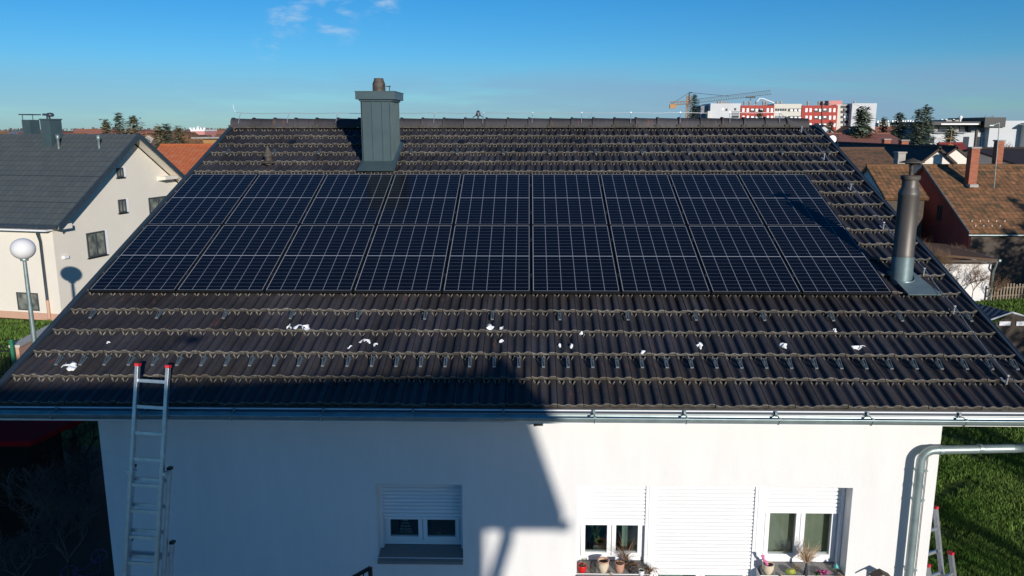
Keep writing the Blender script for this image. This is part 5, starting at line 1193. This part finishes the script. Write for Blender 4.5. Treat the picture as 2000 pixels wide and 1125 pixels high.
# ------------------------------------------------------------------ ladders
lean = PITCH; YLg = GY-GR-.03
Ltop = at_y(299, 716, YLg+.10)
ld = thing('extension_ladder', 'three part aluminium extension ladder with red caps leaning on the gutter', 'ladder', (Ltop.x-.3, Ltop.y-1.3, 0))
tilt = radians(3.2)
axu = Vector((sin(tilt), cos(tilt)*sin(lean), cos(tilt)*cos(lean))).normalized(); axn = Vector((0, -cos(lean), sin(lean))); axs = axu.cross(axn).normalized()
if axs.x < 0: axs = -axs
def ladder_sec(parent, P, wdt, Ln, off, red, first, nr=.275, rungm='alu'):
    P = P+axn*off
    for sg in (-1, 1):
        b = MB(); c = P+axs*(sg*wdt/2)-axu*(Ln/2); b.box(c, (.028, .062, Ln), (axs, axn, axu)); b.box(c+axn*.024, (.036, .008, Ln), (axs, axn, axu)); ro = b.build('side_rail', M['alu'], parent)
        q_ = MB(); q_.box(P+axs*(sg*wdt/2)+axu*.012, (.042, .07, .03), (axs, axn, axu)); q_.build('end_cap', M['redcap'] if red else M['iron'], ro)
    k_ = 0; y_ = first
    while y_ < Ln-.1:
        b = MB(); c = P-axu*y_; b.box(c, (wdt-.028, .034, .030), (axs, axn, axu)); b.box(c+axn*.006+axu*.016, (wdt-.03, .02, .004), (axs, axn, axu)); b.build('rung', M[rungm], parent); y_ += nr
dist = (Ltop-CAM).length
ladder_sec(ld, Ltop, .325, 4.3, 0, True, .155)
ladder_sec(ld, Ltop-axu*1.09+axs*.012, .395, 4.3, -.075, False, .12)
ladder_sec(ld, Ltop-axu*1.90+axs*.02, .46, 4.3, -.15, False, .12)
for sg in (-1, 1):
    b = MB(); b.box(Ltop-axu*1.12+axs*(sg*.175)-axn*.02, (.07, .10, .035), (axs, axn, axu)); b.build('guide_bracket', M['alu'], ld)
# second ladder (step ladder) by the right wall
T1 = at_y(1829, 992, YW+.55)
sl_ = thing('step_ladder', 'aluminium step ladder with red caps by the right corner of the house', 'ladder', (T1.x+.2, T1.y, 0))
axu = Vector((-.12, .16, 1)).normalized(); axn = Vector((0.40, -.90, .18)); axn = (axn-axu*axn.dot(axu)).normalized(); axs = axu.cross(axn).normalized()
ladder_sec(sl_, T1-axs*.2, .36, T1.z/axu.z-.02, 0, True, .25, .28)
T2 = at_y(1857, 1082, YW+.25); axu = Vector((-.20, .05, 1)).normalized(); axn = Vector((.40, -.90, .15)); axn = (axn-axu*axn.dot(axu)).normalized(); axs = axu.cross(axn).normalized()
ladder_sec(sl_, T2-axs*.2, .40, T2.z/axu.z-.02, 0, True, .25, .28)

# ------------------------------------------------------------------ pots and ornaments on the sills
def sill_pt(px, py, Y=None):      # a point standing on the sill surface
    yy = YW+.05 if Y is None else Y
    p = at_y(px, py, yy); zz = ZS-.02+.045*((yy-(YW-.06))/(SB+.06)); return Vector((p.x, yy, zz))
def pot(px, r, h, m, label, name='flower_pot', Y=None, taper=.75, soil=True, cat='flower pot', group='plant pots on the left sill'):
    r *= 1.15; h *= 1.15; p = sill_pt(px, 1110, Y); t = thing(name, label, cat, p, 0, group)
    b = MB(); b.lathe(p, [(r*taper*.9, 0), (r*taper, .004), (r*1.0, h*.55), (r*.97, h*.9), (r*1.04, h), (r*.88, h), (r*.86, h*.85)], 20); b.build('pot', M[m], t)
    if soil: b = MB(); b.lathe(p, [(r*.87, h*.86), (0.001, h*.9)], 16, cap=False); b.build('soil', M['soil'], t)
    return t, p
def sprigs(t, c, n_, ln, m, seed, up_=.8, w_=.006, nm='plant', droop=.3):
    rnd = random.Random(seed); b = MB()
    for i in range(n_):
        a = rnd.random()*6.28; d = Vector((cos(a)*rnd.uniform(.2, 1), sin(a)*rnd.uniform(.2, 1), up_*rnd.uniform(.4, 1.3))); l_ = ln*rnd.uniform(.5, 1.1); b.ct = rnd.random()
        p1 = c+d*l_*.5; p2 = c+d*l_+Vector((d.x, d.y, -1))*l_*droop
        b.tube([c+Vector((rnd.uniform(-1, 1), rnd.uniform(-1, 1), 0))*.012, p1, p2], [w_*.4, w_*.35, w_*.15], 3, cap=False)
        for q_ in range(3):
            pl_ = c.lerp(p1, .4+.3*q_) if q_ < 2 else p2; v = Vector((rnd.uniform(-1, 1), rnd.uniform(-1, 1), rnd.uniform(-.4, .8))).normalized()*w_*2.8; s2 = v.cross(Vector((.3, .5, .8))).normalized()*w_*1.1
            b.add([pl_, pl_+v*.5+s2, pl_+v, pl_+v*.5-s2], [(0, 1, 2, 3)])
    return b.build(nm, M[m], t)
t, p = pot(1137, .048, .075, 'redpot', 'small glossy red pot at the left end of the sill'); sprigs(t, p+ZV*.07, 26, .06, 'dryleaf', 1)
b = MB(); p = sill_pt(1158, 1110); b.lathe(p, [(.035, 0), (.038, .02), (.038, .08), (.030, .10), (.033, .115)], 18, cap=False); tag(b.build('glass_jar', M['jar']), 'empty glass jar between the red and the cream pot', 'jar')
t, p = pot(1178, .060, .13, 'creampot', 'tall cream pot with terracotta rim', taper=.62)
b = MB(); b.lathe(p, [(.069, .136), (.076, .155), (.060, .155), (.058, .138)], 20, cap=False); b.build('rim', M['terracotta'], t)
t, p = pot(1210, .050, .105, 'terracotta', 'pale terracotta pot with a withered plant', taper=.7); sprigs(t, p+ZV*.10, 30, .07, 'dryleaf', 2); 
t, p = pot(1235, .052, .095, 'blackpot', 'black pot with trailing dry stems'); sprigs(t, p+ZV*.09, 60, .12, 'dryleaf', 3, .5, droop=.6)
t, p = pot(1253, .032, .055, 'white', 'tiny white pot at the front of the sill', Y=YW+.0); sprigs(t, p+ZV*.05, 16, .04, 'leaf', 4)
p = sill_pt(1222, 1100, YW+.14); t = thing('dry_twig_vase', 'glass vase of reddish dry twigs against the pane', 'vase', p); b = MB(); b.lathe(p, [(.03, 0), (.02, .06), (.018, .13), (.025, .16)], 14, cap=False); b.build('vase', M['jar'], t); sprigs(t, p+ZV*.08, 60, .24, 'dryleaf', 5, 1.1, .0045, 'twigs', .15)
b = MB(); p = sill_pt(1194, 1112, YW+.0); b.blob(p+ZV*.015, (.022, .016, .016), 3); tag(b.build('snail_shell', M['stone']), 'small shell lying between the cream and terracotta pots', 'shell')
p = sill_pt(1270, 1112, YW+.02); t = thing('trailing_plant', 'dry trailing plant hanging over the right end of the left sill', 'plant', p); sprigs(t, p+ZV*.03, 60, .13, 'dryleaf', 8, .9, .006, 'stems', .9)
g3 = 'ornaments on the right sill'
t, p = pot(1500, .060, .11, 'creampot', 'grey beige pot with a leaning pink figure', group=g3, taper=.6)
b = MB(); b.tube([p+Vector((0, 0, .08)), p+Vector((-.03, 0, .15)), p+Vector((-.06, 0, .18)), p+Vector((-.07, -.01, .23)), p+Vector((-.095, -.01, .235))], [.016, .02, .014, .02, .01], 8); b.build('figure', M['petal'], t)
b = MB(); p = sill_pt(1527, 1118, YW-.02); b.blob(p+ZV*.018, (.020, .018, .022), 4, .1); tag(b.build('pebble', M['stone']), 'egg-shaped beige pebble beside the beige pot', 'pebble', g3)
b = MB(); p = sill_pt(1545, 1110, YW+.04); b.blob(p+ZV*.035, (.065, .038, .036), 9, .12, 9); tag(b.build('gourd', M['gourd']), 'yellow and green striped gourd', 'gourd', g3)
p = sill_pt(1557, 1108, YW+.1); t = thing('small_glass', 'small glass of dry grass beside the gourd', 'glass', p, 0, g3); b = MB(); b.lathe(p, [(.02, 0), (.024, .06)], 14, cap=False); b.build('glass', M['jar'], t); sprigs(t, p+ZV*.03, 18, .08, 'pampas', 12)
p = sill_pt(1574, 1118, YW+.02); t = thing('dark_vase', 'slim dark vase holding a fluffy pampas bunch', 'vase', p, 0, g3); b = MB(); b.lathe(p, [(.026, 0), (.028, .04), (.014, .12), (.012, .17), (.016, .18)], 16); b.build('vase', M['blackpot'], t)
sprigs(t, p+ZV*.17, 220, .17, 'pampas', 13, 1.2, .006, 'pampas', .05)
p = sill_pt(1608, 1114, YW+.02); t = thing('pink_flower', 'faded pink artificial flower lying on the sill', 'flower', p, 0, g3); sprigs(t, p+ZV*.03, 60, .06, 'petal', 14, .7, .014, 'petals'); sprigs(t, p+Vector((-.05, 0, .02)), 20, .07, 'leaf', 15, .4, .012, 'leaves')
p = sill_pt(1633, 1108, YW+.1); t = thing('lidded_jar', 'clear jar with a turquoise lid', 'jar', p, 0, g3); b = MB(); b.lathe(p, [(.045, 0), (.05, .045)], 16, cap=False); b.build('jar', M['jar'], t); b = MB(); b.lathe(p, [(.03, .05), (.032, .07), (.01, .09), (.012, .10), (.0, .105)], 16); b.build('lid', M['turq'], t)
p = sill_pt(1642, 1118, YW-.02); t = thing('straw_nest', 'small brown straw nest at the right end of the sill', 'ornament', p, 0, g3); sprigs(t, p+ZV*.02, 70, .06, 'pampas', 17, .4, .005, 'straw', .3)
# behind the panes
p = at_y(1166, 1075, YW+.42); t = thing('indoor_plant', 'green strap-leaved plant in a white pot behind the left pane', 'plant', Vector((p.x, p.y, ZS+.05))); b = MB(); b.lathe(Vector((p.x, p.y, ZS+.05)), [(.03, 0), (.05, .05), (.052, .06)], 16); b.build('pot', M['white'], t)
rnd = random.Random(5); b = MB(); c = Vector((p.x, p.y, ZS+.11))
for i in range(34):
    a = rnd.random()*6.28; d = Vector((cos(a), sin(a)*.4, 0)); l_ = rnd.uniform(.15, .34); wv = Vector((-sin(a), cos(a), .3))*.012; b.ct = rnd.random(); hgt = rnd.uniform(.05, .3)
    A0, A1, A2 = c+ZV*hgt, c+ZV*(hgt+l_*.5)+d*l_*.45, c+ZV*(hgt+l_*.25)+d*l_; b.add([A0-wv, A0+wv, A1+wv, A1-wv, A2], [(0, 1, 2, 3), (3, 2, 4)])
b.build('leaves', M['leaf'], t)
p = at_y(791, 1042, YF+.12); t = thing('wooden_tree_ornament', 'white slatted wooden fir tree ornament behind the pane of the shaded window', 'ornament', Vector((p.x, p.y, 4.5+dz)))
zb_ = at_y(791, 1045, YF+.12).z; ztp = at_y(793, 1004, YF+.12).z
for i in range(7):
    b = MB(); zz = zb_+(ztp-zb_)*i/7; wv = .19*(1-i/7.6); b.box((p.x+.01, p.y, zz), (wv, .012, .022)); b.build('slat', M['white'], t)
b = MB(); b.bx(p.x+.003, p.x+.017, p.y+.008, p.y+.018, zb_-.03, ztp); b.build('stem', M['white'], t)
b = MB(); p = at_y(857, 1044, YF+.15); b.box(p, (.05, .03, .022)); b.box(p+Vector((-.01, 0, .018)), (.02, .02, .015)); tag(b.build('small_figurine', M['white']), 'tiny white figurine on the inner ledge of the shaded window', 'figurine')
# ------------------------------------------------------------------ things at the bottom of the picture
A_ = at_y(723, 1109, YW-.9); hr = thing('handrail', 'black metal handrail tip at the bottom edge below the shaded window', 'railing', (A_.x, A_.y, 0))
b = MB(); dn = Vector((-.9, 0, -.55)); b.box(A_+dn*.5, (dn.length, .035, .035), (dn.normalized(), Vector((0, 1, 0)), dn.normalized().cross(Vector((0, 1, 0))))); b.bx(A_.x-.02, A_.x+.02, A_.y-.02, A_.y+.02, 0, A_.z); b.box(A_+dn+Vector((0, 0, -A_.z/2)), (.035, .035, A_.z-.5)); b.build('rail', M['iron'], hr)
b = MB()
for i in range(6): q_ = A_+dn*((i+.5)/6); b.tube([q_, q_-ZV*.9], .008, 5)
b.build('balusters', M['iron'], hr)
A_ = at_y(1726, 1121, YW-.25); pr = thing('porch_roof', 'dark brown tip of a small roof at the bottom edge near the downpipe', 'porch roof', (A_.x, A_.y, 0))
b = MB(); b.prism([A_+Vector((-.11, 0, -.06)), A_+Vector((0, 0, 0)), A_+Vector((.11, 0, -.06)), A_+Vector((.11, 0, -.08)), A_+Vector((0, 0, -.02)), A_+Vector((-.11, 0, -.08))], (0, .12, 0)); b.build('roof', M['bark'], pr)
b = MB(); b.bx(A_.x-.012, A_.x+.012, A_.y+.08, A_.y+.12, 0, A_.z-.05); b.build('post', M['bark'], pr)
# left yard: its shade is put in as a near-black sheet over the ground
b = MB(); b.quad((-16, -14, .004), (-.3, -14, .004), (-.3, 9, .004), (-16, 9, .004)); o = b.build('yard_shade_sheet', M['soil']); o['kind'] = 'structure'
A_ = at_z(0, 862, 2.2); B2 = at_z(55, 862, 2.2); b = MB()
xx0, xx1 = A_.x-3, B2.x+.05; t = thing('red_garage', 'dark red sheet roof of a low garage in the shade at the left edge', 'garage', (xx0, A_.y, 0))
b.prism([(xx0, A_.y, 2.1), (xx1, A_.y, 2.1), (xx1, A_.y, 2.2), (xx0, A_.y, 2.2)], (.7, 3.2, 0.0)); b.build('roof', M['darkred'], t); b = MB(); b.bx(xx0+.2, xx1-.9, A_.y+.15, A_.y+2.4, 0, 2.1); b.build('wall', M['soil'], t)  # wall coloured near black to stand in for shade
rnd = random.Random(9)
for i in range(9):
    px, py = [(40, 900), (90, 940), (140, 900), (60, 1010), (120, 990), (170, 960), (165, 880), (30, 1080), (130, 1060)][i]; p = at_z(px, py, .8)
    bare_tree('bare_shrub', 'shaded leafless shrub in the left yard, %s' % ['below the red roof', 'in the middle of the upper row', 'left of the wall top', 'low by the left edge', 'in the centre', 'nearest the house wall', 'close under the gutter', 'in the bottom left corner', 'above the toy bicycle'][i], p.x, p.y, rnd.uniform(1.6, 2.6), 200+i, 'twig2', 'shaded shrubs in the left yard', levels=4, spread=.8, r0=.03, nk=4, cat='shrub')
p = at_z(165, 1108, .2); bk = thing('childrens_bicycle', 'small violet bicycle lying in the dark left yard', 'bicycle', (p.x, p.y, 0))
ha = Vector((.35, -.32, 0)); fwd = Vector((.62, .55, .15)).normalized(); sdv = Vector((.2, -.4, .9)).normalized(); sdv = (sdv-fwd*sdv.dot(fwd)).normalized()
W1, W2 = p-fwd*.26+ZV*.05, p+fwd*.26+ZV*.08; up3 = fwd.cross(sdv)
for c in (W1, W2):
    b = MB(); pts = [c+(fwd*cos(2*pi*i/20)+up3*sin(2*pi*i/20))*.13 for i in range(21)]; b.tube(pts, .014, 6, cap=False); 
    for i in range(8): b.tube([c, c+(fwd*cos(pi*i/4)+up3*sin(pi*i/4))*.18], .003, 3)
    b.build('wheel', M['violet'], bk)
b = MB(); b.tube([W1, p+up3*.05, W2], .014, 6); b.tube([W1, p+up3*.2-fwd*.05, p+up3*.05], .013, 6); b.tube([p+up3*.2-fwd*.05, p+up3*.22+fwd*.2, W2], .013, 6); b.tube([p+up3*.34+fwd*.17-sdv*.15, p+up3*.34+fwd*.17+sdv*.15], .012, 6); b.build('frame', M['violet'], bk)
b = MB(); b.blob(p+up3*.25-fwd*.08, (.07, .05, .03), 2, .1); b.build('saddle', M['iron'], bk)
# ------------------------------------------------------------------ grass tufts that can be made out
gb = MB(); rnd = random.Random(12)
def tuft(x, y, s_):
    if sin(x*2.1+1.7*sin(y*1.3))*sin(y*2.6+1.3*sin(x*1.9))+rnd.uniform(-.5, .5) < -.42: return
    gb.ct = rnd.random()
    for _ in range(3):
        a = rnd.random()*6.28; l_ = s_*rnd.uniform(.6, 1.3); wv = Vector((cos(a), sin(a), 0))*.010*s_/.08; tp = Vector((x+rnd.uniform(-.5, .5)*l_, y+rnd.uniform(-.5, .5)*l_, l_)); p_ = Vector((x, y, 0)); gb.add([p_-wv, p_+wv, tp], [(0, 1, 2)])
for _ in range(15000):
    px, py = rnd.uniform(1815, 2010), 830+300*rnd.random()**.8; p_ = at_z(px, py, 0); tuft(p_.x+rnd.uniform(-.1, .1), p_.y+rnd.uniform(-.1, .1), .10)
for _ in range(4000):
    px, py = rnd.uniform(-10, 125), rnd.uniform(628, 700); p_ = at_z(px, py, 0); tuft(p_.x, p_.y, .12)
for _ in range(2500):
    px, py = rnd.uniform(1900, 2010), rnd.uniform(585, 640); p_ = at_z(px, py, 0); tuft(p_.x, p_.y, .13)
o = gb.build('grass', M['blade']); o['kind'] = 'stuff'
